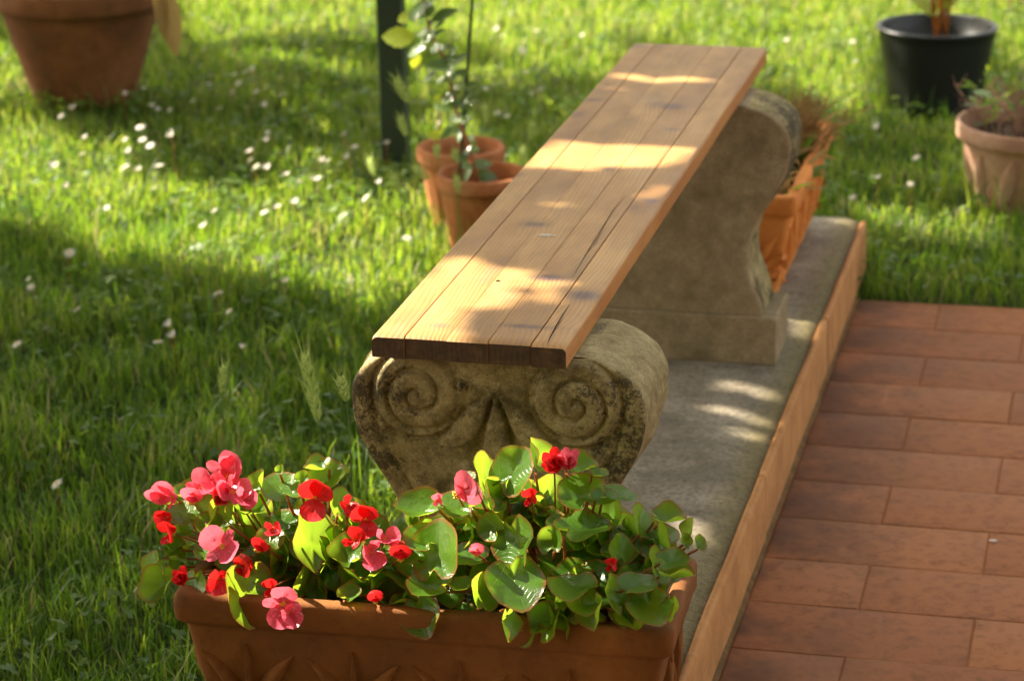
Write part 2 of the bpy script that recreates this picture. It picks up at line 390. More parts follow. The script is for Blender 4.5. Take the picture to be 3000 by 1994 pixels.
def mat_tile():
    s = NT('terracotta_floor_tile'); v = s.coord('Object', rnd=True)
    tcw = s.new('ShaderNodeNewGeometry'); sp = s.new('ShaderNodeSeparateXYZ'); s.L(tcw.outputs['Position'], sp.inputs[0])
    oi = s.new('ShaderNodeObjectInfo')
    a = s.noise(v, 11, 6, .65); b = s.noise(v, 50, 6, .72)
    wn = s.noise(tcw.outputs['Position'], 6, 4, .6)
    c = s.ramp(s.math('ADD', s.math('MULTIPLY', a, .6), s.math('MULTIPLY', oi.outputs['Random'], .4)), [(.25, (.23, .080, .028)), (.5, (.275, .100, .036)), (.75, (.33, .13, .050))])
    c = s.mix(s.math('MULTIPLY', s.math('SUBTRACT', b, .47, True), 2.6, True), c, (.10, .035, .012))
    sc_n = s.noise(tcw.outputs['Position'], 2.2, 5, .7); c = s.mix(s.math('MULTIPLY', s.math('SUBTRACT', sc_n, .5, True), 2.2, True), c, (.27, .125, .055))
    fleck = s.math('GREATER_THAN', s.noise(tcw.outputs['Position'], 130, 2, .6), .70); c = s.mix(s.math('MULTIPLY', fleck, .5), c, (.05, .03, .02))
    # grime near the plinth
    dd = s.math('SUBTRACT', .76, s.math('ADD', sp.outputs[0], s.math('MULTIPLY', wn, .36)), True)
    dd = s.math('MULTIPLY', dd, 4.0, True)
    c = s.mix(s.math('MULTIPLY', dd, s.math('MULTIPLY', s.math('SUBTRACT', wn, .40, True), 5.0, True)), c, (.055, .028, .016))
    s.set(c, s.math('ADD', .58, s.math('MULTIPLY', a, .3)), .22); s.bump(b, .25, .001); return s.m
M['ground'] = mat_ground(); M['concrete'] = mat_concrete(); M['tile'] = mat_tile()
M['joint'] = mat_plain('sandy_joint', (.24, .10, .042), 1.0, .1, var=.3, sc=60)
M['moss'] = mat_terracotta('mossy_soil_strip', (.16, .085, .032), (.09, .06, .022), (.24, .13, .055), 40, 1, bs=1)

# ------------------------------------------------------------------ setting
XS = .329; ZS = .0903; YF = 2.12; XL = -.06; YN = -.75
n_ = 60; xs_ = np.linspace(-30, 30, n_); V = [(x, y+15, -.002+.01*mn.noise((x*.2, y*.2, 0))-.01) for y in xs_ for x in xs_]
F = [(j*n_+i, j*n_+i+1, (j+1)*n_+i+1, (j+1)*n_+i) for j in range(n_-1) for i in range(n_-1)]
tag(obj('lawn_ground', mesh('lawn_ground', V, F, M['ground'])), kind='structure')

# terrace of brick tiles
TY = 1.9006
ter = obj('terrace', mesh('terrace', *box(XS+.004, 3.2, -2.2, TY+.0, -.06, -.0016), M['joint'], False)); tag(ter, kind='structure')
def tile_mesh(wx, wy):
    g = .0012; h = .0; b = .002
    V = []; xs = [g, g+b, wx-g-b, wx-g]; ys = [g, g+b, wy-g-b, wy-g]
    for j, y in enumerate(ys):
        for i, x in enumerate(xs):
            V.append((x, y, -.0006 if i in (0, 3) or j in (0, 3) else .0))
    k0 = len(V)
    ring = [0, 1, 2, 3, 7, 11, 15, 14, 13, 12, 8, 4]
    for r in ring: V.append((V[r][0], V[r][1], -.012))
    F = [(j*4+i, j*4+i+1, (j+1)*4+i+1, (j+1)*4+i) for j in range(3) for i in range(3)]
    for a in range(12):
        b2 = (a+1) % 12; F.append((ring[b2], ring[a], k0+a, k0+b2))
    return mesh('tile', V, F, M['tile'])
tcache = {}
XA = .4858
for k in range(0, 26):
    y0 = TY-(k+1)*.15
    off = 0 if k % 2 == 0 else .15
    x = XA+off-.3*3
    while x < 2.4:
        x0, x1 = max(x, XS+.012), x+.3
        if x1-x0 > .02:
            key = round(x1-x0, 4)
            if key not in tcache: tcache[key] = tile_mesh(x1-x0, .15)
            o = obj('tile', tcache[key], ter); o.location = (x0, y0, random.uniform(-.0004, .0004))
            o.rotation_euler = (random.uniform(-.003, .003), random.uniform(-.003, .003), random.uniform(-.003, .003))
        x += .3
# mossy strip along the riser
V = []; F = []
N = 160
for i in range(N):
    y = YN+(TY-YN)*i/(N-1); wv = .006+.009*abs(mn.noise((0, y*5, 1)))+.004*mn.noise((4, y*70, 1))
    V += [(XS+.0, y, .012), (XS+wv*.6, y, .006+.003*mn.noise((1, y*30, 0))), (XS+wv+.006, y, -.003)]
for i in range(N-1):
    for a in range(2): F.append((i*3+a, i*3+a+1, i*3+a+4, i*3+a+3))
tag(obj('moss_strip', mesh('moss_strip', V, F, M['moss'])), 'thin strip of moss and soil between plinth edge and floor tiles', 'moss', kind='stuff')

# concrete plinth with a clay edge tile
pl = empty('plinth', (0, 0, 0)); tag(pl, 'low grey weathered concrete plinth under the bench with clay edging', 'plinth')
nx, ny = 24, 120
V = []; F = []
def slabz(x, y): return ZS+.0012*mn.noise((x*14, y*14, 0))
xe = lambda y: XS-.008+.0018*mn.noise((3, y*9, 0))
rows = []
for j in range(ny):
    y = YN+(YF-YN)*j/(ny-1)
    r = []
    cr = .03
    for i in range(nx):
        t = i/(nx-1); x = XL+(xe(y)-XL)*t
        if y > YF-cr:                       # rounded far corner
            q = (y-(YF-cr))/cr; xm = xe(y)-cr+cr*math.sqrt(max(0, 1-q*q)); x = XL+(xm-XL)*t
        z = slabz(x, y)-(.004 if i in (nx-1,) or j == ny-1 else 0)
        r.append(len(V)); V.append((x, y, z))
    rows.append(r)
for j in range(ny-1):
    for i in range(nx-1): F.append((rows[j][i], rows[j][i+1], rows[j+1][i+1], rows[j+1][i]))
per = rows[0]+[r[-1] for r in rows[1:]]+rows[-1][::-1][1:]+[r[0] for r in rows[::-1]][1:]
k0 = len(V)
for r in per: V.append((V[r][0], V[r][1], -.05))
for a in range(len(per)-1): F.append((per[a+1], per[a], k0+a, k0+a+1))
obj('slab', mesh('slab', V, F, M['concrete']), pl)
V = []; F = []
prof = [(-.007, .006), (-.006, .0905), (-.002, .0935), (.0035, .092), (.0055, .087), (.0075, .006)]
m_ = len(prof); yy0 = YN; pj = 0
while yy0 < YF-.05:
    yy1 = min(yy0+.75+.03*math.sin(pj*2.3), YF-.035); N = 46; V = []; F = []; jog = random.uniform(-.0006, .0006)
    for i in range(N):
        y = yy0+.0006+(yy1-yy0-.0012)*i/(N-1); d = .0015*mn.noise((5, y*5, 0))+jog; e_ = .0012 if i in (0, N-1) else 0
        chip = .002*max(0, mn.noise((8, y*45, 2))-.2)
        for (a, z) in prof: V.append((XS+a+d-(e_ if a > 0 else 0), y, z+((.0012*mn.noise((9, y*12, 0))-chip-e_*.5) if z > .05 else 0)))
    for i in range(N-1):
        for a in range(m_-1): F.append((i*m_+a, i*m_+a+1, (i+1)*m_+a+1, (i+1)*m_+a))
    F.append(tuple(range(m_))); F.append(tuple((N-1)*m_+a for a in range(m_-1, -1, -1)))
    obj('edge_tile', mesh('edge_tile', V, [f[::-1] for f in F], M['edge']), pl)
    yy0 = yy1; pj += 1

# ------------------------------------------------------------------ bench
bench = empty('garden_bench', (.13, .7, ZS)); tag(bench, 'long garden bench with pine board seat on two carved stone scroll supports', 'bench')
BO = Vector((.13, .7, ZS))
def bpart(name, me, parent, world=True):
    o = obj(name, me, parent)
    if world:   # mesh vertices are in world coordinates: undo the parent chain
        p = parent; off = Vector((0, 0, 0))
        while p is not None: off += Vector(p.location); p = p.parent
        o.location = -off
    return o
SX0, SX1, SZ0, SZ1, SL = 0.0, .2165, .495, .5203, 1.5537
fr = [0, .17, .385, .60, .82, 1.0]
batten = bpart('seat', mesh('seat', *box(.05, .17, .03, 1.50, SZ0+.002, SZ0+.006), M['wood'], False), bench)
for i in range(5):
    gp = [0, .0005, .00012, .0003, .0006, 0]; x0 = SX0+(SX1-SX0)*fr[i]+gp[i]; x1 = SX0+(SX1-SX0)*fr[i+1]-gp[i+1]
    # cross section with softened upper edges, wide radius on outer boards
    def arc(cx, cz, r, a0, a1, n): return [(cx+r*math.cos(R_(a0+(a1-a0)*t/n)), cz+r*math.sin(R_(a0+(a1-a0)*t/n))) for t in range(n+1)]
    rl = .006 if i == 0 else (.0008, .0003, .0006, .0009)[i-1]; rr = .0055 if i == 4 else (.0008, .0003, .0006, .0009)[i]
    sec = [(x0, SZ0+.001), (x0+.001, SZ0), (x1-.001, SZ0), (x1, SZ0+.001)]+arc(x1-rr, SZ1-rr, rr, 0, 90, 5)+arc(x0+rl, SZ1-rl, rl, 90, 180, 5)
    ns = len(sec); ys = [0.0, .0012, .004]+list(np.linspace(.02, SL-.02, 46))+[SL-.004, SL-.0012, SL]
    V = []; F = []; cxm, czm = (x0+x1)/2, (SZ0+SZ1)/2
    dl = [-.0005, .0008, -.0002, .0010, -.0007][i]
    for y in ys:
        ins = .003*max(0, 1-min(y, SL-y)/.004)
        for (x, z) in sec:
            zz = z+(0.0004*mn.noise((x*8, y*3, i*3.1)) if z > SZ1-.01 else 0)
            if z > SZ1-.01: zz -= ins*.8
            xx = x
            if i == 0 and x < x0+.007: xx += .0018*mn.noise((2, y*5, 0))-.0005
            if i == 4 and x > x1-.007: xx += .0012*mn.noise((7, y*4, 0))
            V.append((xx, y+(dl if y < .05 or y > SL-.05 else 0), zz))
    for j in range(len(ys)-1):
        for a in range(ns):
            b = (a+1) % ns; F.append((j*ns+a, j*ns+b, (j+1)*ns+b, (j+1)*ns+a))
    F.append(tuple(range(ns))[::-1]); F.append(tuple((len(ys)-1)*ns+a for a in range(ns)))
    F = [f[::-1] for f in F]
    me = mesh('board', V, F, M['wood'])
    o = bpart('board', me, batten)
    md = o.modifiers.new('es', 'EDGE_SPLIT'); md.split_angle = R_(38)
# crack in the last board, a knot hole, and a dropping
def crack(pts, wd, z):
    V = []; F = []
    for i, (u, v) in enumerate(pts):
        p = at(u, v, z); q = at(u+.8, v, z); V += [(p[0]-wd/2*(1 if 0 < i < len(pts)-1 else .2), p[1], z), (p[0]+wd/2*(1 if 0 < i < len(pts)-1 else .2), p[1], z)]
    for i in range(len(pts)-1): F.append((2*i, 2*i+1, 2*i+3, 2*i+2))
    return V, F
M['crack'] = mat_plain('dark_crack', (.018, .011, .008), .9, .1)
cr = join(crack([(1261, 791), (1268, 775), (1282, 748), (1298, 722), (1313, 700)], .0012, SZ1+.0008), crack([(1268, 775), (1290, 742), (1300, 730)], .0008, SZ1+.0008),
          crack([(1318, 640), (1350, 585), (1378, 540), (1412, 485), (1440, 450)], .0010, SZ1+.0008), crack([(1345, 590), (1372, 560), (1400, 505)], .0007, SZ1+.0009))
bpart('crack', mesh('crack', *cr, M['crack'], False), batten)
def blob_disc(c, rx, ry, h, n=14, seed=0, rot=0):
    V = [(0, 0, h)]; F = []
    for k in range(n):
        a = 2*math.pi*k/n; r = 1+.35*mn.noise((math.cos(a)*1.7+seed, math.sin(a)*1.7, seed))
        for s_, hh in ((.6, h*.7), (1, 0)):
            x, y = rx*r*s_*math.cos(a), ry*r*s_*math.sin(a)
            V.append((x*math.cos(rot)-y*math.sin(rot), x*math.sin(rot)+y*math.cos(rot), hh))
    for k in range(n):
        k2 = (k+1) % n; F += [(0, 1+2*k, 1+2*k2), (1+2*k, 2+2*k, 2+2*k2, 1+2*k2)]
    return [(v[0]+c[0], v[1]+c[1], v[2]+c[2]) for v in V], F
p = at(1147, 647, SZ1); bpart('knot_hole', mesh('knot_hole', *blob_disc((p[0], p[1], SZ1+.0003), .003, .0028, .0005, seed=2), M['crack']), batten)
p = at(1257, 543, SZ1)
o = obj('bird_dropping', mesh('bird_dropping', *join(blob_disc((0, 0, 0), .0085, .0045, .0012, seed=4), blob_disc((.011, -.001, 0), .003, .002, .0008, seed=6)), M['daisy_white']))
o.location = (p[0], p[1], SZ1+.0008); tag(o, 'small white splash stuck on the middle of the wooden seat', 'dropping')

# supports ------------------------------------------------------
ZT = SZ0-.0005
PZ = [.168, .189, .216, .24, .264, .285, .305, .327, .36, .385, .41, .44, .458, .472, .483, .491, ZT]
PW = [.130, .127, .112, .105, .104, .106, .112, .123, .144, .158, .1655, .168, .163, .153, .139, .122, .100]
def halfw(z): return float(np.interp(z, _pz, _pw))
_pz = np.linspace(PZ[0], ZT, 200)
# smooth interpolation (Catmull style through numpy by repeated box smoothing)
_pw = np.interp(_pz, PZ, PW)
for _ in range(3):
    q = np.pad(_pw, 4, mode='edge'); _pw2 = np.convolve(q, np.ones(9)/9, 'valid'); _pw2[0] = _pw[0]; _pw2[-1] = _pw[-1]; _pw = _pw2
def sstep(a, b, x): t = min(1, max(0, (x-a)/(b-a))); return t*t*(3-2*t)
def ridge(x, w_): return math.exp(-(x/w_)**2)
def relief(X, z):
    """carved depth in metres, positive = towards the viewer; X measured from the support's middle"""
    h = 0.0
    hw = halfw(z)
    sx = abs(X)
    # scrolls
    cx, cz = (.089, .443)
    dx, dz = sx-cx, z-cz
    r = math.hypot(dx, dz); th = math.atan2(dz, dx)
    RO = .050
    if r < RO+.012:
        pitch = .023
        ph = r/pitch-(math.pi-th)/(2*math.pi)*1.0
        fr_ = ph-math.floor(ph)
        groove = math.exp(-((min(fr_, 1-fr_))/.13)**2)
        inside = 1-sstep(RO-.004, RO+.004, r)
        dome = .0035*(1-(r/RO)**2) if r < RO else 0
        h += inside*(.0035+dome-groove*.0050)
        h -= .0028*math.exp(-((r-RO-.002)/.0035)**2)
    # outer band following the outline
    d = hw-sx
    if z < .44:
        h -= .0028*math.exp(-((d-.026)/.0035)**2)*sstep(.175, .20, z)*sstep(RO, RO+.01, r)
    # palmette between the scrolls
    if z < .455:
        ax, az = 0.0, .455
        ang = math.atan2(X-ax, az-z); L = math.hypot(X-ax, az-z)
        for a0, Lm, wa in ((-.62, .085, .30), (0.0, .09, .30), (.62, .085, .30)):
            da = (ang-a0)
            half = wa*math.sin(min(1, max(0, L/Lm))*math.pi)**.55 if 0 < L < Lm else 0
            if half > 0:
                e = 1-sstep(.62, 1.0, abs(da)/half)
                h = max(h, -.001)+e*.0045 if e > 0 else h
            if L < Lm*1.1:
                h -= .0022*math.exp(-((abs(da)-wa)/.09)**2)*(1 if L > .015 else 0)
        # long stem lines running down
        h -= .003*math.exp(-((sx-.050-.30*(max(0, .36-z)))/.0035)**2)*sstep(.36, .34, z)*0
    # lower leaf ridges towards the foot
    if z < .37:
        h += .003*ridge(sx-(.03+.5*(.37-z)), .005)*sstep(.37, .355, z)
    return h
def support(yf, yb, carved, dense):
    nz, nxx, nyd = (190, 150, 22) if dense else (70, 60, 14)
    V = []; F = []; mi = []
    zs = np.linspace(PZ[0], ZT, nz)
    # more rows near top where the outline closes
    idx = {}
    front = []
    for j, z in enumerate(zs):
        row = []
        hw = halfw(z)
        for i in range(nxx):
            t = -1+2*i/(nxx-1); t = math.sin(t*math.pi/2)*.35+t*.65
            X = t*hw
            ed = hw-abs(X); rnd = .005*math.exp(-ed/.003)
            hh = relief(X, z)*1.35 if carved else 0
            hh += .0011*mn.noise((X*60, 3, z*60))+.0016*mn.noise((X*17, 8, z*17))
            if dense and carved:   # chipped edge
                c = mn.noise((X*40+9, 0, z*40)); hh -= .004*max(0, c-.15)*math.exp(-ed/.012)*2
            row.append(len(V)); V.append((.13+X, yf-hh+rnd, z))
        front.append(row)
    for j in range(nz-1):
        for i in range(nxx-1): F.append((front[j][i], front[j][i+1], front[j+1][i+1], front[j+1][i])); mi.append(0)
    # sides + top wrap: columns along y
    def sidecol(j, side, yy, tt):
        z = zs[j]; hw = halfw(z)
        bul = .004*math.sin(math.pi*tt)
        nz_ = .0035*mn.noise((yy*30, z*30, side*5))+.002*mn.noise((yy*90, z*90, side*3))
        return (.13+side*(hw+(bul+nz_)*min(1, tt*3)*min(1, (ZT-z)/.015, (z-PZ[0]+.002)/.01)), yy, z)
    for side, ci in ((1, nxx-1), (-1, 0)):
        prev = [front[j][ci] for j in range(nz)]
        for k in range(1, nyd+1):
            tt = k/nyd; yy = yf+.005+(yb-yf-.005)*tt
            cur = []
            for j in range(nz):
                cur.append(len(V)); V.append(sidecol(j, side, yy, tt))
            for j in range(nz-1):
                q = (prev[j], cur[j], cur[j+1], prev[j+1])
                F.append(q if side > 0 else q[::-1]); mi.append(1)
            prev = cur
        if side > 0: bR = prev
        else: bL = prev
    for j in range(nz-1): F.append((bR[j], bL[j], bL[j+1], bR[j+1])); mi.append(0)
    F.append((front[-1][0], front[-1][-1], bR[-1], bL[-1])); mi.append(0)
    return V, F, mi
for (yf, yb, carved, dense) in ((.034, .185, True, True), (1.246, 1.372, False, False)):
    V, F, mi = support(yf, yb, carved, dense)
    mats = [M['stone_old'], M['lichen_side']] if carved else [M['stone_plain'], M['stone_old']]
    o = bpart('support', mesh('support', V, F, mats, mi=mi), bench)
    tag(o, 'mossy carved near support with two scrolls' if carved else 'plain brown inner face of the far support with plinth foot')
    # foot block
    fw_ = .152; y0, y1 = yf-.006, yb+.006
    V = []; F = []
    nX, nY = 40, 14
    f = bpart('foot', mesh('foot', *box(.13-fw_, .13+fw_, y0, y1, ZS-.001, .1675), mats[0], False), o); bevel(f, .004, 3)
    if carved:
        Vb, Fb = lathe([(0, .0075), (.003, .0072), (.0055, .005), (.0065, .002), (.0065, -.006)], 18)
        Vb = [(v[0], -v[2], v[1]) for v in Vb]
        ob = obj('boss', mesh('boss', Vb, [q[::-1] for q in Fb], M['stone_old']), o); ob.location = Vector((.091, yf-.001, .457))-(BO+o.location)
        V2, F2 = lathe([(.0085, .0006), (.0095, .0018), (.0105, .0006)], 18)
# ------------------------------------------------------------------ terracotta troughs
def trough(loc, rz, L, W_, H, mat, seed, label, dense=True):
    root = empty('terracotta_trough', loc, rz); tag(root, label, 'trough')
    ta = .035   # taper (bottom inset)
    def shell(z):  # inset of outer wall at height z
        return ta*(1-z/H)
    nL, nW, nZ = 70, 26, 30
    V = []; F = []
    per = []
    for i in range(nL): per.append((-1+2*i/nL, -1))
    for i in range(nW): per.append((1, -1+2*i/nW))
    for i in range(nL): per.append((1-2*i/nL, 1))
    for i in range(nW): per.append((-1, 1-2*i/nW))
    n = len(per)
    def ringpts(z, ins, amp, k=0):
        pts = []
        for (a, b) in per:
            hx, hy = L/2-ins, W_/2-ins
            x, y = a*hx, b*hy
            # round corners
            rc = .012; qx, qy = abs(x)-(hx-rc), abs(y)-(hy-rc)
            if qx > 0 and qy > 0:
                l = math.hypot(qx, qy); s_ = rc/max(l, 1e-6)
                if l > rc: x = math.copysign(hx-rc+qx*s_, x); y = math.copysign(hy-rc+qy*s_, y)
            nn = amp*(mn.noise((x*22+seed, y*22, z*22))+.5*mn.noise((x*70+seed, y*70, z*70)))
            pts.append((x*(1+nn/hx), y*(1+nn/hy), z+amp*.5*mn.noise((x*15, y*15, seed+k))))
        return pts
    prof = []
    for i in range(nZ): z = (H-.036)*i/(nZ-1); prof.append((z, shell(z)))
    prof += [(H-.034, shell(H)+.001), (H-.032, -.0005), (H-.029, -.0025), (H-.012, -.0035), (H-.004, -.003), (H-.001, -.001), (H, .003), (H, .012), (H-.002, .0155), (H-.006, .0165), (H-.02, .018), (H-.04, .02)]
    for k, (z, ins) in enumerate(prof):
        V += ringpts(z, ins, .0015, k)
    m = len(prof)
    for j in range(m-1):
        for a in range(n):
            b = (a+1) % n; F.append((j*n+a, j*n+b, (j+1)*n+b, (j+1)*n+a))
    F.append(tuple(range(n))[::-1])
    obj('body', mesh('body', V, F, mat), root)
    # soil
    nx_, ny_ = 30, 12; V = []; F = []
    for j in range(ny_):
        for i in range(nx_):
            x = (-1+2*i/(nx_-1))*(L/2-.018); y = (-1+2*j/(ny_-1))*(W_/2-.018)
            V.append((x, y, H-.028+.012*mn.noise((x*30, y*30, seed))))
    for j in range(ny_-1):
        for i in range(nx_-1): F.append((j*nx_+i, j*nx_+i+1, (j+1)*nx_+i+1, (j+1)*nx_+i))
    obj('soil', mesh('soil', V, F, M['soil']), root)
    # palmette reliefs: one mesh, reused on every side
    def lobe(ang, l, wd, base=(0, 0), th=.005, curve=0.0):
        V = []; F = []; ns, nw = 9, 5
        for i in range(ns+1):
            t = i/ns; a = ang+curve*t
            cx_, cz_ = base[0]+math.sin(a)*l*t, base[1]+math.cos(a)*l*t
            hw_ = wd*math.sin(math.pi*min(1, t*.92+.08))**.7
            for k in range(nw):
                s_ = -1+2*k/(nw-1)
                V.append((cx_+math.cos(a)*hw_*s_, -th*1.6*(1-s_*s_)*math.sin(math.pi*(t*.85+.1))-.0003+.002*abs(s_), cz_-math.sin(a)*hw_*s_))
        for i in range(ns):
            for k in range(nw-1): F.append((i*nw+k, i*nw+k+1, (i+1)*nw+k+1, (i+1)*nw+k))
        return V, F
    parts = [lobe(0, .11, .0045, th=.007)]
    for s_ in (-1, 1):
        parts += [lobe(s_*.28, .10, .010, (0, .012), .006, s_*.25), lobe(s_*.62, .085, .012, (0, .008), .006, s_*.45), lobe(s_*1.0, .065, .011, (0, .004), .005, s_*.6),
                  lobe(s_*1.45, .035, .006, (s_*.003, .0), .004, s_*.4)]
    pm = mesh('palmette', *join(*parts), mat)
    def place(x, side, length):
        o = obj('palmette', pm, root); t = math.atan2(ta, H)
        z = .034; ins = shell(z)
        if side == 'f': o.location = (x, -(W_/2-ins)-.0008, z); o.rotation_euler = (t, 0, 0)
        if side == 'b': o.location = (x, (W_/2-ins)+.0008, z); o.rotation_euler = (t, 0, math.pi)
        if side == 'r': o.location = ((L/2-ins)+.0008, x, z); o.rotation_euler = (t, 0, math.pi/2)
        if side == 'l': o.location = (-(L/2-ins)-.0008, x, z); o.rotation_euler = (t, 0, -math.pi/2)
        return o
    for x in (-.1905, -.074, .0425, .159): place(x, 'f', 0); place(x, 'b', 0)
    for y in (-.032, .036):
        for sd_ in 'rl': place(y, sd_, 0).scale = (.8, 1, .95)
    return root
TZ = ZS+.001
tr1 = trough((.098, -.108, TZ), R_(1.4), .53, .195, .1987, M['trough'], 1.0, 'dark weathered terracotta trough with palm leaf relief full of begonias in front of the bench')
tr2 = trough((.172, 1.80, TZ), R_(90), .53, .195, .188, M['trough2'], 5.0, 'bright orange terracotta trough standing behind the far stone support')
# ------------------------------------------------------------------ begonias
def begonia_leaf_mesh(seed, cup, fold, asym, wave=.06):
    rr = random.Random(seed); nr, na = 7, 26
    V = [(0, 0, 0)]; uv = [(0, 0)]; F = []
    for i in range(1, nr+1):
        r = i/nr
        for k in range(na):
            a = 2*math.pi*k/na
            # outline: rounded, notch at base (a = -90deg), slight tip at +90
            R = 1+.06*math.sin(a)+asym*math.cos(a)*.12
            nb = math.exp(-((a-1.5*math.pi)/.30)**2); R *= 1-.55*nb
            R *= 1+.05*math.exp(-((a-.5*math.pi)/.25)**2)
            R *= 1+.010*math.sin(a*9+seed)+.018*math.sin(a*4+seed*2)
            x, y = R*r*math.cos(a)*.5, R*r*math.sin(a)*.54
            z = cup*(r**2)*.22-fold*abs(x)*-.5+wave*r*r*math.sin(a*3+seed)*.8+wave*.2*r*r*math.sin(a*8+seed)*.5+wave*.5*r*r*math.sin(a*5+seed*2)
            z += -.05*math.exp(-(x/.03)**2)*(1-r)*.4 - .10*max(0, y)**2*2
            V.append((x, y, z)); uv.append((r, a/(2*math.pi)))
    for k in range(na):
        k2 = (k+1) % na; F.append((0, 1+k, 1+k2))
    for i in range(nr-1):
        for k in range(na):
            k2 = (k+1) % na; F.append((1+i*na+k, 1+(i+1)*na+k, 1+(i+1)*na+k2, 1+i*na+k2))
    return mesh('leaf', V, F, M['begonia'], uv=uv)
LEAF = [begonia_leaf_mesh(1, .5, .1, .3), begonia_leaf_mesh(2, 1.0, .25, -.4), begonia_leaf_mesh(3, .2, .45, .5), begonia_leaf_mesh(4, 1.5, .5, 0, .1),
        begonia_leaf_mesh(5, -.4, .15, -.3), begonia_leaf_mesh(6, .8, .8, .2, .08)]
PXM = lambda P: 6263.0/((np.asarray(P)-CC)@_fw)
def frame_from(normal, up):
    n = Vector(normal).normalized(); u = Vector(up); u = (u-n*u.dot(n)).normalized(); r = u.cross(n)
    return Matrix(((r.x, u.x, n.x), (r.y, u.y, n.y), (r.z, u.z, n.z))).to_4x4()
VR, VU, VF = Vector(_r2), Vector(_u2), Vector(_fw)
stem_store = []
def put_leaf(parent, P, wpx, hpx, rot, variant=0, tilt=None, name='leaf', meshes=LEAF):
    """a leaf centred at P whose outline is about wpx x hpx (photo points at display scale); rot = direction of the tip, degrees clockwise from up"""
    k = PXM(P); w_, h_ = wpx/k, hpx/k
    size = max(w_, h_)*1.16; asp = min(w_, h_)/size
    rr = random.Random(int(P[0]*1e5)+int(P[2]*1e5))
    # foreshortening: tilt the normal away from the view direction
    ang = math.acos(max(.38, min(.97, asp)))
    toc = -VF
    r0 = R_(rot)
    tipdir = (VU*math.cos(r0)+VR*math.sin(r0))
    if h_ >= w_: ax_t = VR*(1 if rr.random() < .5 else -1)      # narrow: turned sideways
    else: ax_t = VU
    if tilt is not None: ax_t = VR*math.cos(R_(tilt))+VU*math.sin(R_(tilt))
    nrm = (toc*math.cos(ang)+ax_t*math.sin(ang)).normalized()
    nrm = (nrm+Vector((rr.uniform(-.12, .12), rr.uniform(-.12, .12), .22))).normalized()
    m = frame_from(nrm, tipdir)
    o = bpy.data.objects.new(name, meshes[variant % len(meshes)]); link(o, parent)
    o.matrix_basis = Matrix.Translation(Vector(P)-Vector(parent.location)) @ m @ Matrix.Scale(size, 4)
    base = Vector(P)-(m @ Vector((0, .36, 0)))*size
    stem_store.append((parent, base))
    return o
def c6(x, y): return (904.3+.373*x, 983+.373*y)
def c5(x, y): return (314.5+.3481*x, 1022+.3481*y)
def depth_y(u, v):       # the mound: low leaves hang over the front rim, high ones stand at the back
    t = (v-1050)/(1440-1050)
    return -.085-.148*max(-.1, min(1.05, t))
plantL = empty('begonia_plant', (-.03, -.12, TZ+.17)); tag(plantL, 'begonia with round leaves and many pink and red flowers in the left of the trough', 'begonia')
plantR = empty('begonia_plant', (.22, -.11, TZ+.17)); tag(plantR, 'bushy begonia with large glossy leaves filling the right of the trough', 'begonia')
Rleaves = [  # x, y, w, h, rot, variant
 (180,520,260,160,-100,1),(400,500,230,170,-60,0),(570,340,150,290,10,2),(740,285,260,270,35,0),(465,320,90,70,-30,1),(575,440,110,180,5,3),(715,385,70,120,10,5),
 (755,450,110,90,60,1),(862,200,62,200,-8,5),(960,455,250,260,30,4),(1165,425,255,250,-20,0),(1150,270,190,130,60,5),(1380,590,240,230,-30,4),(1160,640,310,200,30,0),
 (990,710,150,150,-10,1),(1385,430,210,120,80,2),(1520,590,130,190,20,2),(1690,585,190,80,75,5),(1850,640,50,120,5,5),(1885,720,60,90,20,1),(1800,710,70,90,-40,1),
 (775,700,230,290,150,0),(630,620,160,160,-60,1),(285,790,320,330,-10,0),(400,715,240,140,80,4),(480,815,220,120,-80,2),(755,960,330,320,170,0),(1130,850,370,240,-50,4),
 (1120,990,270,140,180,0),(1530,830,290,240,45,4),(1720,830,180,140,60,0),(1625,870,90,210,10,2),(1730,930,210,90,85,5),(1590,1110,260,240,160,0),(1345,1050,150,220,-20,1),
 (1500,985,220,150,40,2),(1275,1130,130,200,170,5),(1008,1090,70,90,20,3),(1080,1180,230,230,160,4),(825,1235,210,240,30,4),(680,1210,80,180,170,5),(530,1035,150,210,20,1),
 (565,1150,250,150,180,4),(245,1000,240,170,-60,1),(430,990,120,70,-70,1),(1730,1110,90,140,170,0),(60,650,150,180,-20,4),(190,700,210,190,-30,0),(70,880,220,150,180,4),
 (1270,300,100,60,60,1),(890,560,150,120,0,4),(1040,900,150,160,160,4),(1400,760,150,160,10,0),(1660,690,180,140,40,4),(480,930,200,160,160,4),(1180,1080,200,140,170,0),
 (1420,1130,160,150,180,4),(330,640,180,150,-30,4),(640,520,100,90,40,3),(1300,440,140,120,50,2),(700,820,170,130,150,4),(1010,600,120,110,10,2),(350,1010,160,150,170,4),(120,790,150,140,-40,0)]
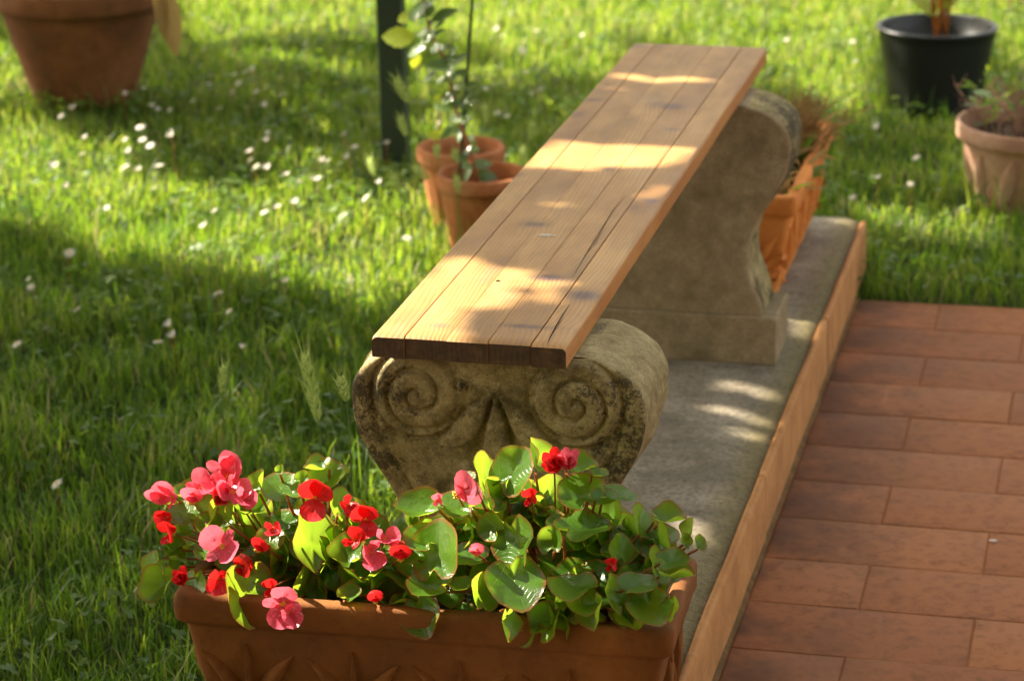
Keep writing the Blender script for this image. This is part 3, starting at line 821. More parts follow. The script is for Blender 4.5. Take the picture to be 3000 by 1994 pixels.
Lleaves = [(1165,670,310,380,-10,0),(1270,240,220,200,10,1),(962,310,235,230,-20,0),(775,450,230,240,-60,4),(830,270,70,150,10,5),(1000,760,260,310,190,4),(730,970,280,370,175,0),
 (140,840,190,240,-140,4),(300,765,130,130,-30,1),(320,485,210,150,-60,2),(520,460,90,210,20,5),(490,555,170,150,0,1),(680,600,230,150,20,4),(310,585,120,110,-40,1),
 (400,935,180,210,180,0),(1160,1000,240,270,170,4),(1410,1010,140,120,20,1),(1400,770,230,200,-20,3),(1690,670,290,200,60,4),(1530,870,310,200,180,4),(1340,400,150,180,20,2),
 (1790,830,300,210,150,4),(955,175,60,60,0,5),(1100,240,100,90,30,1),(1210,170,160,80,-70,5),(850,860,140,120,-20,4),(620,760,170,160,-30,4),(470,720,150,140,-50,0),
 (240,910,140,110,-100,5),(560,930,150,180,180,4),(1310,560,180,160,30,4),(1000,520,200,160,-20,4),(880,640,170,150,0,0),(1620,960,200,130,170,4),(1290,860,180,160,170,4),
 (630,480,60,150,0,5),(250,690,140,120,-70,0),(400,640,150,140,10,4),(1900,640,180,150,40,0),(1480,620,160,150,0,4),(500,1010,140,150,190,4),(1880,960,160,120,180,4)]
for lst, fn, pt in ((Rleaves, c6, plantR), (Lleaves, c5, plantL)):
    sc_ = .373 if fn is c6 else .3481
    for i, (x, y, a, b, rot, va) in enumerate(lst):
        u, v = fn(x, y); yy = depth_y(u, v)+(.030 if va == 4 else 0)+random.uniform(-.008, .008)
        if va == 4 and i % 3 == 0: yy += .012
        if u < 420: yy = -.13
        P = atY(u, v, yy)
        o = put_leaf(pt, P, a*sc_, b*sc_, rot, va if va != 4 else (0 if i % 2 else 4))
for pt, x0, x1, cnt, sd_ in ((plantL, 370, 900, 60, 5), (plantR, 900, 1520, 110, 6)):      # inner leaves that close the mound
    rf = random.Random(sd_)
    for i in range(cnt):
        u = rf.uniform(x0, x1); top = 1150 if u < 620 else (1190 if u < 960 else (1110+abs(u-1200)*.35))
        v = rf.uniform(top, 1400+(u-350)*.04); P = atY(u, v, depth_y(u, v)+rf.uniform(.022, .05)); P = np.array([P[0], min(P[1], -.03), P[2]])
        put_leaf(pt, P, rf.uniform(45, 90), rf.uniform(45, 90), rf.uniform(0, 360), rf.choice([0, 1, 2, 3, 5, 4]))
# stems of leaves
def stems_for(pt, c, mat=M['redstem']):
    parts = []
    for (q, b) in stem_store:
        if q is not pt: continue
        l = b-Vector(q.location)
        r_ = Vector((l.x*.45+random.uniform(-.01, .01), max(-.05, min(.06, l.y*.3)), 0))
        m_ = (l+r_)*.5+Vector((0, .01, .012))
        parts.append(tube([r_, m_, l], [.0022, .0018, .0014], 5, False))
    return obj('stem', mesh('stem', *join(*parts), mat), pt)
stems_for(plantL, 0); stems_for(plantR, 0)
def petal_mesh(name, w_, l_, cup, mat, seed=0):
    nr, na = 5, 14; V = [(0, 0, 0)]; F = []
    for i in range(1, nr+1):
        r = i/nr
        for k in range(na):
            a = 2*math.pi*k/na
            x = r*math.cos(a)*w_/2*(1+.12*math.sin(a)); y = l_/2+r*math.sin(a)*l_/2
            if i == 1 and k == 0: V[0] = (0, l_/2, 0)
            V.append((x, y, cup*(x*x*20+(y/l_)**2*l_*.35)+.0012*math.sin(a*4+seed)*r*r+.0008*math.sin(a*7+seed)*r*r))
    for k in range(na): F.append((0, 1+k, 1+(k+1) % na))
    for i in range(nr-1):
        for k in range(na):
            k2 = (k+1) % na; F.append((1+i*na+k, 1+(i+1)*na+k, 1+(i+1)*na+k2, 1+i*na+k2))
    return mesh(name, V, F, mat)
PET = {(c, t): petal_mesh('petal', *s_, M[c]) for c in ('red', 'pink') for t, s_ in (('big', (.024, .024, 1.0)), ('small', (.010, .019, .7)), ('bud', (.020, .018, 3.2)))}
st_v, st_f = [], []
for k in range(14):
    a = k*2.4; r = .0028*math.sqrt(k/14); q = lathe([(0, .0014), (.0009, .0007), (.0007, -.001)], 6); o_ = len(st_v)
    st_v += [(v[0]+r*math.cos(a), v[1]+r*math.sin(a), v[2]+.001) for v in q[0]]; st_f += [tuple(i+o_ for i in f) for f in q[1]]
STM = mesh('flower', st_v, st_f, M['pistil'])
def flower(pt, u, v, colr, kind, rot=0, size=1.0, dy=-.012, tip=(0, 0)):
    yy = depth_y(u, v)+dy; P = Vector(atY(u, v, yy))
    f = bpy.data.objects.new('flower', STM); link(f, pt)
    nrm = (-VF+VR*tip[0]+VU*tip[1]).normalized()
    m = frame_from(nrm, VU*math.cos(R_(rot))+VR*math.sin(R_(rot)))
    f.matrix_basis = Matrix.Translation(P-Vector(pt.location)) @ m @ Matrix.Scale(size, 4)
    def pet(t, ang, lift, dz=0):
        p = bpy.data.objects.new('petal', PET[(colr, t)]); link(p, f)
        p.matrix_basis = Matrix.Translation((0, 0, dz)) @ Matrix.Rotation(R_(ang), 4, 'Z') @ Matrix.Rotation(R_(lift), 4, 'X')
    if kind == 'open':
        pet('big', 0, 18); pet('big', 180, 25, .0003); pet('small', 88, 10, .001); pet('small', -86, 14, .001)
    elif kind == 'half':
        pet('big', 12, 35); pet('big', -75, 50, .001); pet('small', 150, 30, .001)
    elif kind == 'bud':
        pet('bud', 0, 10); pet('bud', 180, -170, .006); 
        f.scale = f.scale*1.0
    elif kind == 'heart':
        pet('big', 28, 20); pet('big', -28, 24, .001); pet('big', 180, 25, .002)
    elif kind == 'cluster':
        for i in range(13): pet('small', i*55, 25+i*6, .001*i)
    # flower stalk
    l = P-Vector(pt.location); r_ = Vector((l.x*.6, 0, .0))
    st = tube([r_, (l+r_)*.5+Vector((0, .012, .01)), l+VF*.003], [.0014, .0012, .001], 5, False)
    obj('stem', mesh('stem', *st, M['redstem']), pt)
for (x, y, c, k, rot, s_, tip) in [(600,215,'pink','open',35,1.35,(-.3,.2)),(615,160,'pink','half',20,1.0,(0,0)),(250,350,'pink','half',-60,1.1,(-.6,.2)),(365,385,'pink','bud',10,1.25,(0,0)),(430,290,'pink','open',0,.9,(-.2,.5)),
   (500,300,'pink','half',60,.9,(.2,.5)),(700,350,'pink','half',120,.9,(.3,0)),(560,350,'red','half',200,.8,(0,.2)),(640,320,'pink','open',80,1.0,(.1,.4)),
   (1185,360,'red','heart',10,1.2,(0,-.1)),(1520,500,'red','heart',-10,.95,(0,-.1)),(240,590,'red','half',0,.9,(-.5,0)),(570,680,'pink','open',-50,1.2,(-.1,.2)),
   (800,700,'red','bud',30,1.05,(0,0)),(655,835,'red','bud',60,1.25,(0,0)),(310,900,'red','cluster',0,.9,(0,.3)),(970,1055,'pink','open',10,1.2,(0,-.2)),(1000,1110,'pink','half',150,.9,(.3,-.2)),
   (1545,710,'pink','half',170,1.1,(.2,-.1)),(1440,640,'red','half',40,.9,(0,.2)),(1640,630,'pink','half',90,.9,(.3,.3)),(1745,760,'red','bud',5,1.2,(0,0)),
   (900,560,'red','half',100,.7,(0,0)),(1580,1045,'red','bud',0,.8,(0,0)),(1390,400,'red','half',150,.8,(.2,0)),(545,880,'red','half',200,1.0,(0,-.2)),(210,480,'red','half',-90,.7,(-.4,0)),(170,380,'pink','bud',-20,1.0,(-.4,0)),(890,950,'red','half',0,.7,(0,0))]:
    u, v = c5(x, y); flower(plantL, u, v, c, k, rot, s_, tip=tip)
for (x, y, c, k, rot, s_, tip) in [(400,420,'pink','bud',60,1.7,(-.1,.2)),(1000,235,'red','cluster',0,1.15,(0,.2)),(1070,225,'pink','cluster',40,1.1,(.2,.2)),
   (850,435,'red','half',0,.7,(0,0)),(520,790,'pink','bud',0,.8,(0,0)),(1350,850,'red','half',10,.55,(0,0)),(280,450,'pink','half',0,.5,(0,0)),]:
    u, v = c6(x, y); flower(plantR, u, v, c, k, rot, s_, tip=tip)

fpz = at(2287, 1247, 0)
o = obj('fallen_petal', mesh('fallen_petal', *blob_disc((0, 0, 0), .0055, .004, .0012, seed=8), M['daisy_white'])); o.location = (fpz[0], fpz[1], .002)
tag(o, 'tiny pale fallen petal lying on the red floor tiles near the right edge', 'petal')
# ------------------------------------------------------------------ pots
def pot_profile(H, rt, rb, rim_h, rim_t, wall=.008):
    return [(0.001, .0), (rb, 0), (rb+.001, .004)]+[(rb+(rt-rim_t-rb)*t, .004+(H-rim_h-.006)*t) for t in np.linspace(.1, 1, 9)] + \
           [(rt-.001, H-rim_h), (rt, H-rim_h+.003), (rt, H-.004), (rt-.002, H), (rt-wall, H), (rt-wall-.002, H-.004), (rt-rim_t-wall, H-rim_h), (rb+(rt-rb)*.6-wall, H*.62), (.001, H*.60)]
def clay_pot(name, loc, H, rt, rb, rim_h, rim_t, mat, label, cat='pot', soilz=.72, group=None, n=48):
    root = empty(name, loc); tag(root, label, cat, group)
    V, F = lathe(pot_profile(H, rt, rb, rim_h, rim_t), n, .01); obj('body', mesh('body', V, F, mat), root)
    r_ = rb+(rt-rb)*soilz-.006
    V, F = lathe([(.001, H*soilz+.004), (r_*.5, H*soilz+.002), (r_, H*soilz)], n); V = [(v[0], v[1], v[2]+.004*mn.noise((v[0]*60, v[1]*60, 1))) for v in V]
    obj('soil', mesh('soil', V, F, M['soil']), root)
    return root
fp = clay_pot('clay_pot', (-.377, 2.045, 0), .16, .086, .058, .026, .006, M['pot'], 'orange clay pot with thick rim nearest the wooden seat, holding the leafy sapling', group='clay pots beside the bench')
bp = clay_pot('clay_pot', (-.47, 2.25, 0), .155, .086, .058, .026, .006, M['pot'], 'orange clay pot half hidden behind the other clay pot, next to the green post', group='clay pots beside the bench')
big = clay_pot('large_clay_pot', (-1.60, 3.13, 0), .272, .198, .118, .045, .012, M['bigpot'], 'large old brown clay pot on the lawn at the left', soilz=.86, n=64)
blk = clay_pot('plastic_pot', (.352, 3.40, 0), .19, .136, .104, .008, .003, M['black'], 'black plastic nursery pot standing on the lawn', soilz=.70, n=56)
# pale carved pot, right edge
pk = clay_pot('carved_pot', (.615, 2.62, 0), .165, .162, .115, .03, .012, M['pinkpot'], 'pale pink clay pot with carved leaf relief at the right edge of the lawn', soilz=.8, n=56)
for k in range(12):
    V = []; F = []; ns, nw = 8, 5
    for i in range(ns+1):
        t = i/ns; z = .012+.105*t; r = .115+(.15-.115)*z/.135+.001
        hw_ = .017*math.sin(math.pi*(t*.9+.08))**.6
        for q in range(nw):
            s_ = -1+2*q/(nw-1); a = (hw_*s_)/r+.25*t
            rr = r+.008*(1-s_*s_)*math.sin(math.pi*(t*.8+.15)); V.append((rr*math.cos(a), rr*math.sin(a), z))
    for i in range(ns):
        for q in range(nw-1): F.append((i*nw+q, i*nw+q+1, (i+1)*nw+q+1, (i+1)*nw+q))
    if k == 0: cm = mesh('carved_leaf', V, F, M['pinkpot'])
    o = obj('carved_leaf', cm, pk); o.rotation_euler = (0, 0, k*math.pi/6)

# ------------------------------------------------------------------ generic small leaves
def lance_mesh(name, mat, wr=.42, serr=0.0, bend=.25, fold=.3):
    n = 9; V = []; uv = []; F = []
    for i in range(n+1):
        t = i/n; hw_ = wr*.5*math.sin(math.pi*min(1, t**.85*.97+.02))**.8
        for k, s_ in enumerate((-1, -.5, 0, .5, 1)):
            e = 1+(serr*(1 if i % 2 else -1) if abs(s_) == 1 else 0)
            V.append((hw_*s_*e, t, fold*abs(s_)*hw_-bend*t*t)); uv.append((abs(s_)*.95, t))
    for i in range(n):
        for k in range(4): F.append((i*5+k, i*5+k+1, (i+1)*5+k+1, (i+1)*5+k))
    return mesh(name, V, F, mat, uv=uv)
LANCE = lance_mesh('leaf', M['sapling'], .6, 0, .15, .2); LIME = lance_mesh('leaf', M['limeleaf'], .55, .06, .1, .15)
DRYL = lance_mesh('leaf', M['dry'], .3, 0, .3, .5); GREENL = lance_mesh('leaf', M['begonia'], .4)
def sleaf(pt, me, base, tip, nrm=None, wide=1.0, name='leaf'):
    base, tip = Vector(base), Vector(tip); d = tip-base; L = d.length
    n = Vector(nrm) if nrm is not None else Vector((random.uniform(-.5, .5), random.uniform(-.6, .1), 1))
    m = frame_from(n-d.normalized()*n.dot(d.normalized())+Vector((1e-4, 0, 0)), d)
    o = bpy.data.objects.new(name, me); link(o, pt)
    o.matrix_basis = Matrix.Translation(base-Vector(pt.location)) @ m @ Matrix.Diagonal((L*wide, L, L, 1)); return o
# sapling in the front clay pot
def c4(x, y): return (825+.351*x, .351*y)
sap = empty('sapling', (-.377, 2.045, .115)); tag(sap, 'young potted sapling with small shiny leaves tied near a thin stake', 'sapling')
def SP(x, y, dy=0): u, v = c4(x, y); return Vector(atY(u, v, 2.045+dy))
sp_pts = [Vector((-.377, 2.045, .11)), SP(760, 1090), SP(735, 960), SP(665, 800), SP(640, 700), SP(610, 560), SP(590, 430), SP(510, 290), SP(465, 180), SP(440, 60), SP(420, -60), SP(400, -200)]
V, F = tube([p-Vector(sap.location) for p in sp_pts], [.003]*3+[.0026]*4+[.0022]*5, 7); obj('stem', mesh('stem', V, F, M['redstem']), sap)
xr = random.Random(4)
EX = [(xr.choice([(470,180),(520,290),(585,400),(610,520),(640,660),(660,780),(700,870),(740,960),(755,1060),(500,240),(450,100),(600,470)]), xr) for _ in range(34)]
EX = [(p_[0]+q_.uniform(-85, 85), p_[1]+q_.uniform(-50, 50), q_.uniform(35, 75), q_.uniform(35, 75), q_.choice([0, 0, 0, 2])) for p_, q_ in EX]
for (x, y, w_, h_, kind) in EX+[(395,60,60,150,0),(445,50,55,140,0),(565,95,130,70,0),(437,215,60,80,0),(510,220,70,95,0),(375,335,110,60,0),(560,315,90,80,0),(590,385,70,60,0),(655,385,65,110,0),
    (605,440,60,60,0),(465,505,80,50,0),(640,495,60,85,0),(740,560,80,35,0),(620,610,70,45,0),(655,690,60,65,0),(735,672,70,30,0),(650,770,90,45,0),(300,120,110,95,1),(258,245,215,110,1),(375,395,70,115,1),
    (545,650,110,40,1),(500,885,100,60,1),(585,870,80,70,2),(640,850,80,60,2),(740,1000,90,50,0),(718,1090,75,75,2),(815,1078,95,55,2),(840,1155,110,65,2),(710,1150,70,75,0),(660,560,60,50,0),(560,700,90,60,2),(480,140,60,50,0),(620,330,60,50,0),(420,310,70,50,1),(530,430,120,40,2),(430,-40,90,110,0),(350,-60,100,120,1),(520,-30,90,90,0)]:
    c = SP(x, y, random.uniform(-.03, .03)); k = PXM(c); L = max(w_, h_)*.351/k*(1.0 if kind == 1 else 1.45)
    near = min(sp_pts, key=lambda q: (q-c).length); d = (c-near); 
    if d.length < .004: d = Vector((random.uniform(-1, 1), random.uniform(-1, 1), .3))
    if h_ > w_*1.2: d = VU*(1 if c.z >= near.z-.005 else -1)+d.normalized()*.5
    elif w_ > h_*1.2: d = VR*(1 if d.dot(VR) > 0 else -1)+VU*.15+d.normalized()*.2
    d.normalize()
    nr = (Vector(SUN)*.9-VF*.9) if kind == 0 else Vector((random.uniform(-.3, .3), -.7, .7))
    if kind == 1: nr = -VF+Vector((.2, 0, .2))
    nr = Vector(nr)+Vector((random.uniform(-.14, .14), random.uniform(-.14, .14), random.uniform(-.14, .14)))
    if kind == 0:
        nn = nr.normalized(); d = (d-nn*d.dot(nn)).normalized()
    sleaf(sap, LIME if kind == 1 else LANCE, c-d*L*.5, c+d*L*.5, nr, 1.25 if kind == 1 else 1.0)
stk = []
a = atY(1065, 322, 2.06); b = atY(1088, 0, 2.06); a, b = Vector(a), Vector(b); top = a+(b-a)*2.2; bot = a+(b-a)*(-(a.z-.10)/(b.z-a.z))
V, F = tube([bot-Vector((0,0,0)), a, b, top], .0032, 8); o = obj('plant_stake', mesh('plant_stake', [Vector(v)-bot for v in V], F, M['post'])); o.location = bot
tag(o, 'thin dark green metal stake rising from the front clay pot', 'stake')

# green post: an angle profile with a flange
pb = at(905, 405, 0)
post = empty('fence_post', (pb[0], pb[1]+.03, 0)); tag(post, 'tall dark green square metal post standing in the lawn', 'post')
o = obj('shaft', mesh('shaft', *box(-.027, .027, -.02, .02, -.05, 1.35), M['post'], False), post); bevel(o, .004)
o = obj('cap', mesh('cap', *box(-.030, .030, -.023, .023, 1.35, 1.362), M['post'], False), post); bevel(o, .003)
post.rotation_euler = (0, R_(-.6), 0)

# plant of the large pot, with a long dry leaf hanging over the rim
bpz = .262
bpp = empty('potted_plant', (-1.57, 3.18, .225)); tag(bpp, 'plant with drooping strap leaves growing in the large clay pot', 'plant')
for k in range(30):
    a = random.uniform(0, 6.28); r = random.uniform(.02, .12); b = Vector((-1.57+r*math.cos(a), 3.18+r*math.sin(a), .23))
    t = b+Vector((random.uniform(-.12, .12), random.uniform(-.12, .1), random.uniform(.07, .25)))
    sleaf(bpp, random.choice([GREENL, LANCE, LIME, GREENL]), b, t, wide=.5)
t0 = atY(395, -25, 3.05)
for (u0, v0, u1, v1, wd) in ((375, -40, 402, 130, 1.15), (362, -45, 380, 90, .8)):
    sleaf(bpp, DRYL, atY(u0, v0, 3.03), atY(u1, v1, 3.0), -VF, wd)
for (u0, v0, u1, v1) in ((150, -30, 125, 55), (130, -20, 200, 12), (165, -20, 215, 8)):
    sleaf(bpp, LANCE, atY(u0, v0, 3.0), atY(u1, v1, 2.97), (-.3, -.6, .7), .5)
# plants in the other pots
blp = empty('potted_plant', (.352, 3.40, .14)); tag(blp, 'orange brown stalks of a young plant in the black plastic pot', 'plant')
parts = []
for k in range(7):
    b = Vector((.352+random.uniform(-.02, .02)+.01, 3.40+random.uniform(-.02, .02), .135)); t = b+Vector((random.uniform(-.05, .03), random.uniform(-.02, .02), random.uniform(.14, .35)))
    parts.append(tube([b-Vector(blp.location), (b+t)*.5+Vector((.006, 0, 0))-Vector(blp.location), t-Vector(blp.location)], [.004, .003, .002], 6))
    for j in range(4):
        q = b+(t-b)*random.uniform(.3, 1); sleaf(blp, DRYL if j % 2 else LIME, q, q+Vector((random.uniform(-.08, .08), random.uniform(-.05, .05), random.uniform(-.02, .08))), wide=.7)
M['orangestem'] = mat_plain('orange_stalk', (.45, .18, .04), .5, .3, (.7, .3, .06), .3)
obj('stem', mesh('stem', *join(*parts), M['orangestem']), blp)
M['dusty'] = mat_plain('dried_pinkish_twig', (.36, .22, .16), .9, .1, (.4, .25, .18), .3, .3, 40)
def twiggy(name, loc, n, r, h, mat, label, cat, drop=0):
    root = empty(name, loc); tag(root, label, cat); parts = []
    for k in range(n):
        a = random.uniform(0, 6.28); q = random.uniform(0, r); b = Vector((q*math.cos(a), q*math.sin(a), 0))
        p1 = b+Vector((random.uniform(-.04, .04), random.uniform(-.04, .04), h*random.uniform(.3, .6)))
        p2 = p1+Vector((random.uniform(-.06, .06), random.uniform(-.06, .06), h*random.uniform(.1, .5)-drop))
        parts.append(tube([b, p1, p2], [.0016, .0012, .0006], 4, False))
        for j in range(5):
            c = p1.lerp(p2, random.random()); parts.append(tube([c, c+Vector((random.uniform(-.03, .03), random.uniform(-.03, .03), random.uniform(-.015, .03)))], [.001, .0004], 3, False))
    obj('stem', mesh('stem', *join(*parts), mat), root); return root
pkp = twiggy('dried_plant', (.615, 2.62, .13), 150, .12, .12, M['dusty'], 'dense tuft of dry pinkish twigs and small leaves in the pale carved pot', 'dried plant')
for k in range(110):
    a_ = random.uniform(0, 6.28); q = random.uniform(0, .14); b = Vector((.615+q*math.cos(a_), 2.62+q*math.sin(a_), .14+random.uniform(0, .12))); sleaf(pkp, random.choice([GREENL, LANCE, LIME]), b, b+Vector((random.uniform(-.04, .04), random.uniform(-.04, .04), random.uniform(-.01, .04))), wide=.6)
dp = twiggy('dried_plant', (.20, 1.88, TZ+.175), 160, .08, .11, M['dry'], 'withered brown plant with green tips in the orange trough', 'dried plant', .01)
for k in range(170):
    b = Vector((.18+random.uniform(-.07, .085), 1.83+random.uniform(-.26, .24), TZ+.165)); sleaf(dp, random.choice([GREENL, DRYL, DRYL, DRYL]), b, b+Vector((random.uniform(-.04, .06), random.uniform(-.05, .05), random.uniform(.01, .06))), wide=.6)
# shrub at the top right corner
rp = at(2340, 60, .0)
tb = twiggy('dry_shrub', (rp[0]+.12, rp[1]+.25, 0), 240, .16, .30, M['dusty'], 'pale twiggy shrub at the top right corner of the lawn', 'shrub')
for k in range(90):
    b = Vector((rp[0]+.12+random.uniform(-.2, .2), rp[1]+.25+random.uniform(-.15, .15), random.uniform(.03, .3))); sleaf(tb, random.choice([GREENL, LIME]), b, b+Vector((random.uniform(-.04, .04), random.uniform(-.04, .04), random.uniform(0, .05))), wide=.5)

# ------------------------------------------------------------------ grass
def poly_in(P, x, y):
    c = np.zeros(len(x), bool); n = len(P)
    for i in range(n):
        x0, y0 = P[i]; x1, y1 = P[(i+1) % n]
        if y0 == y1: continue
        c ^= ((y0 > y) != (y1 > y)) & (x < (x1-x0)*(y-y0)/(y1-y0)+x0)
    return c
def vnoise(x, y, s, seed=0):
    return np.array([mn.noise((a*s, b*s, seed)) for a, b in zip(x, y)])
POTS = [(-.377, 2.045, .06), (-.47, 2.25, .06), (-1.57, 3.18, .112), (.352, 3.40, .106), (.615, 2.62, .118)]
def on_lawn(x, y):
    ok = ~((x > XL-.005) & (x < XS+.01) & (y < YF+.01))
    ok &= ~((x >= XS) & (y < TY+.01))
    for (a, b, r) in POTS: ok &= ((x-a)**2+(y-b)**2) > r*r
    return ok
def in_view(x, y, m=.35):
    # wedge seen by the camera on the ground, widened by a margin all round
    lx = -.85-(y-.7)*(1.45/3.5)-m; rx = .62+m+(y-1.7)*0.0+.15
    return (x > lx) & (x < rx) & (y > -.6) & (y < 5.6+m)
def make_grass(n, hrange, wrange, seed, region, tint=(0, .9), flop=.5, name='grass'):
    g = np.random.default_rng(seed)
    x = g.uniform(-3.6, 1.2, n*3); y = g.uniform(-.6, 6.0, n*3)
    ok = on_lawn(x, y) & in_view(x, y) & region(x, y)
    x, y = x[ok][:n], y[ok][:n]; n = len(x)
    cl = np.sin(x*9+np.sin(y*7)*2)*np.cos(y*8+np.sin(x*5)*2)   # clumpiness
    h = g.uniform(*hrange, n)*(1+.35*cl)*(.75+.5*g.random(n)); wd = g.uniform(*wrange, n)
    a = g.uniform(0, 2*np.pi, n); f = flop*g.uniform(.1, 1.3, n)
    dx, dy = np.cos(a), np.sin(a); b = a+np.pi/2+g.normal(0, .5, n); sx, sy = np.cos(b), np.sin(b)
    V = np.zeros((n, 7, 3), np.float32)
    for i, (t, ww) in enumerate(((0, .8), (.4, 1.0), (.75, .7))):
        cx_ = x+dx*h*f*t*t; cy_ = y+dy*h*f*t*t; cz_ = -.012+h*(t-.22*f*t*t)
        V[:, 2*i, 0] = cx_-sx*wd*.5*ww; V[:, 2*i, 1] = cy_-sy*wd*.5*ww; V[:, 2*i, 2] = cz_
        V[:, 2*i+1, 0] = cx_+sx*wd*.5*ww; V[:, 2*i+1, 1] = cy_+sy*wd*.5*ww; V[:, 2*i+1, 2] = cz_
    V[:, 6, 0] = x+dx*h*f; V[:, 6, 1] = y+dy*h*f; V[:, 6, 2] = -.012+h*(1-.30*f)
    o = (np.arange(n)*7)[:, None]
    q = np.concatenate([o+np.array([[0, 1, 3, 2]]), o+np.array([[2, 3, 5, 4]])]); t_ = o+np.array([[4, 5, 6]])
    tn = np.clip(g.uniform(*tint, n)+.15*cl+(g.random(n) < .05)*.6, 0, 1)
    return V.reshape(-1, 3), q, t_, np.repeat(tn, 7)
def grass_obj(name, *sets):
    V = []; Q = []; T = []; A = []; o = 0
    for (v, q, t, a) in sets: V.append(v); Q.append(q+o); T.append(t+o); A.append(a); o += len(v)
    return obj(name, fastmesh(name, np.concatenate(V), np.concatenate(Q), np.concatenate(T), M['grass'], np.concatenate(A)))
allr = lambda x, y: np.ones(len(x), bool)
near = lambda x, y: (y < 2.0+.3*np.sin(x*4)) & (x < 0)
edge = lambda x, y: ((x > -.34) & (x < 0) & (y < 2.2)) | ((x > .3) & (y < 2.3))
potsr = lambda x, y: np.min([np.hypot(x-a, y-b)-r for a, b, r in POTS], axis=0) < .09
tag(grass_obj('grass', make_grass(9000, (.025, .06), (.0015, .003), 9, allr, (.95, 1.0), 1.2), make_grass(150000, (.028, .055), (.0018, .0034), 1, allr), make_grass(45000, (.05, .085), (.0018, .0034), 2, near, (0, .6), .7),
              make_grass(9000, (.08, .15), (.002, .0042), 3, edge, (0, .7), .8), make_grass(6500, (.07, .13), (.002, .0042), 4, potsr, (.1, .9), .5)),
    'uneven green lawn grass around the bench and pots', 'grass', kind='stuff')
def make_clover(n, seed):
    g = np.random.default_rng(seed); x = g.uniform(-3.6, 1.2, n*6); y = g.uniform(-.6, 6, n*6)
    cl = np.sin(x*4.1+np.sin(y*3.3)*2)*np.cos(y*4.7+np.sin(x*2.9)*2.5)
    ok = on_lawn(x, y) & in_view(x, y) & (cl > g.uniform(-.5, .9, len(x))); x, y = x[ok][:n], y[ok][:n]; n = len(x)
    V = np.zeros((n, 3, 6, 3), np.float32); z = g.uniform(.018, .045, n); a0 = g.uniform(0, 6.28, n); s_ = g.uniform(.0035, .0065, n)
    tx, ty = g.normal(0, .3, n), g.normal(0, .3, n)
    for l in range(3):
        for k in range(6):
            an = 2*np.pi*k/6; r = s_*(1 if k else .9)
            lx, ly = s_*1.0+r*np.cos(an), r*.9*np.sin(an); b = a0+l*2.094
            X = lx*np.cos(b)-ly*np.sin(b); Y = lx*np.sin(b)+ly*np.cos(b)
            V[:, l, k, 0] = x+X; V[:, l, k, 1] = y+Y; V[:, l, k, 2] = z+tx*X+ty*Y+np.abs(ly)*.3
    o = (np.arange(n*3)*6)[:, None]; q = np.concatenate([o+np.array([[0, 1, 2, 3]]), o+np.array([[0, 3, 4, 5]])])
    return V.reshape(-1, 3), q, np.zeros((0, 3), int), np.repeat(g.random(n), 18)
v, q, t, a = make_clover(7000, 11)
tag(obj('clover', fastmesh('clover', v, q, t, M['clover'], a)), 'low clover and small round weeds scattered through the lawn', 'clover', kind='stuff')

# ------------------------------------------------------------------ daisies
def petals_mesh(n=17, droop=0.0, seed=0):
    V = []; F = []
    for k in range(n):
        a = 2*math.pi*k/n+random.uniform(-.06, .06); c, s_ = math.cos(a), math.sin(a); l = random.uniform(.9, 1.06)
        z1 = droop+random.uniform(-.06, .06)
        for (r, w_, z) in ((.22, .07, 0), (.65*l, .115, .05+z1*.5), (l, .05, z1)):
            V += [(r*c+w_*s_, r*s_-w_*c, z), (r*c-w_*s_, r*s_+w_*c, z)]
        o = k*6; F += [(o, o+1, o+3, o+2), (o+2, o+3, o+5, o+4)]
    return mesh('petals', V, F, M['daisy_white'], False)
PTL = [petals_mesh(17, .05), petals_mesh(15, .45), petals_mesh(16, -.15), petals_mesh(14, .9)]
CEN = mesh('centre', *lathe([(.001, .13), (.13, .11), (.25, .04), (.28, -.03)], 10), M['daisy_yellow'])
STEM = {}
def daisy(u, v, label, group, h=None, r=None, tall=False):
    h = h if h else random.uniform(.035, .07)
    P = at(u, v, h)
    if not on_lawn(np.array([P[0]]), np.array([P[1]]))[0]: return
    root = empty('daisy', (P[0], P[1], -.01)); tag(root, label, 'daisy', group)
    r = r or random.uniform(.007, .010)
    lean = Vector((random.uniform(-.012, .012), random.uniform(-.012, .012), 0))
    stm = tube([lean*-1, Vector((lean.x*-.3, lean.y*-.3, h*.55)), Vector((0, 0, h+.010))], [.0008, .0008, .0007], 4, False)
    obj('stem', mesh('stem', *stm, M['stem'] if random.random() < .6 else M['redstem']), root)
    n = Vector((random.gauss(-.35, .3), random.gauss(-.15, .35), 1))
    m = Matrix.Translation((0, 0, h+.011)) @ frame_from(n, (0, 1, 0)) @ Matrix.Scale(r, 4)
    p = obj('petals', random.choice(PTL), root); p.matrix_basis = m
    c = obj('centre', CEN, root); c.matrix_basis = m
D1 = lambda x, y: (.351*x, .351*y)
D2 = lambda x, y: (786+.351*x, .351*y)
D8 = lambda x, y: (.401*x, 550+.401*y)
D3 = lambda x, y: (1572.6+.451*x, .451*y)
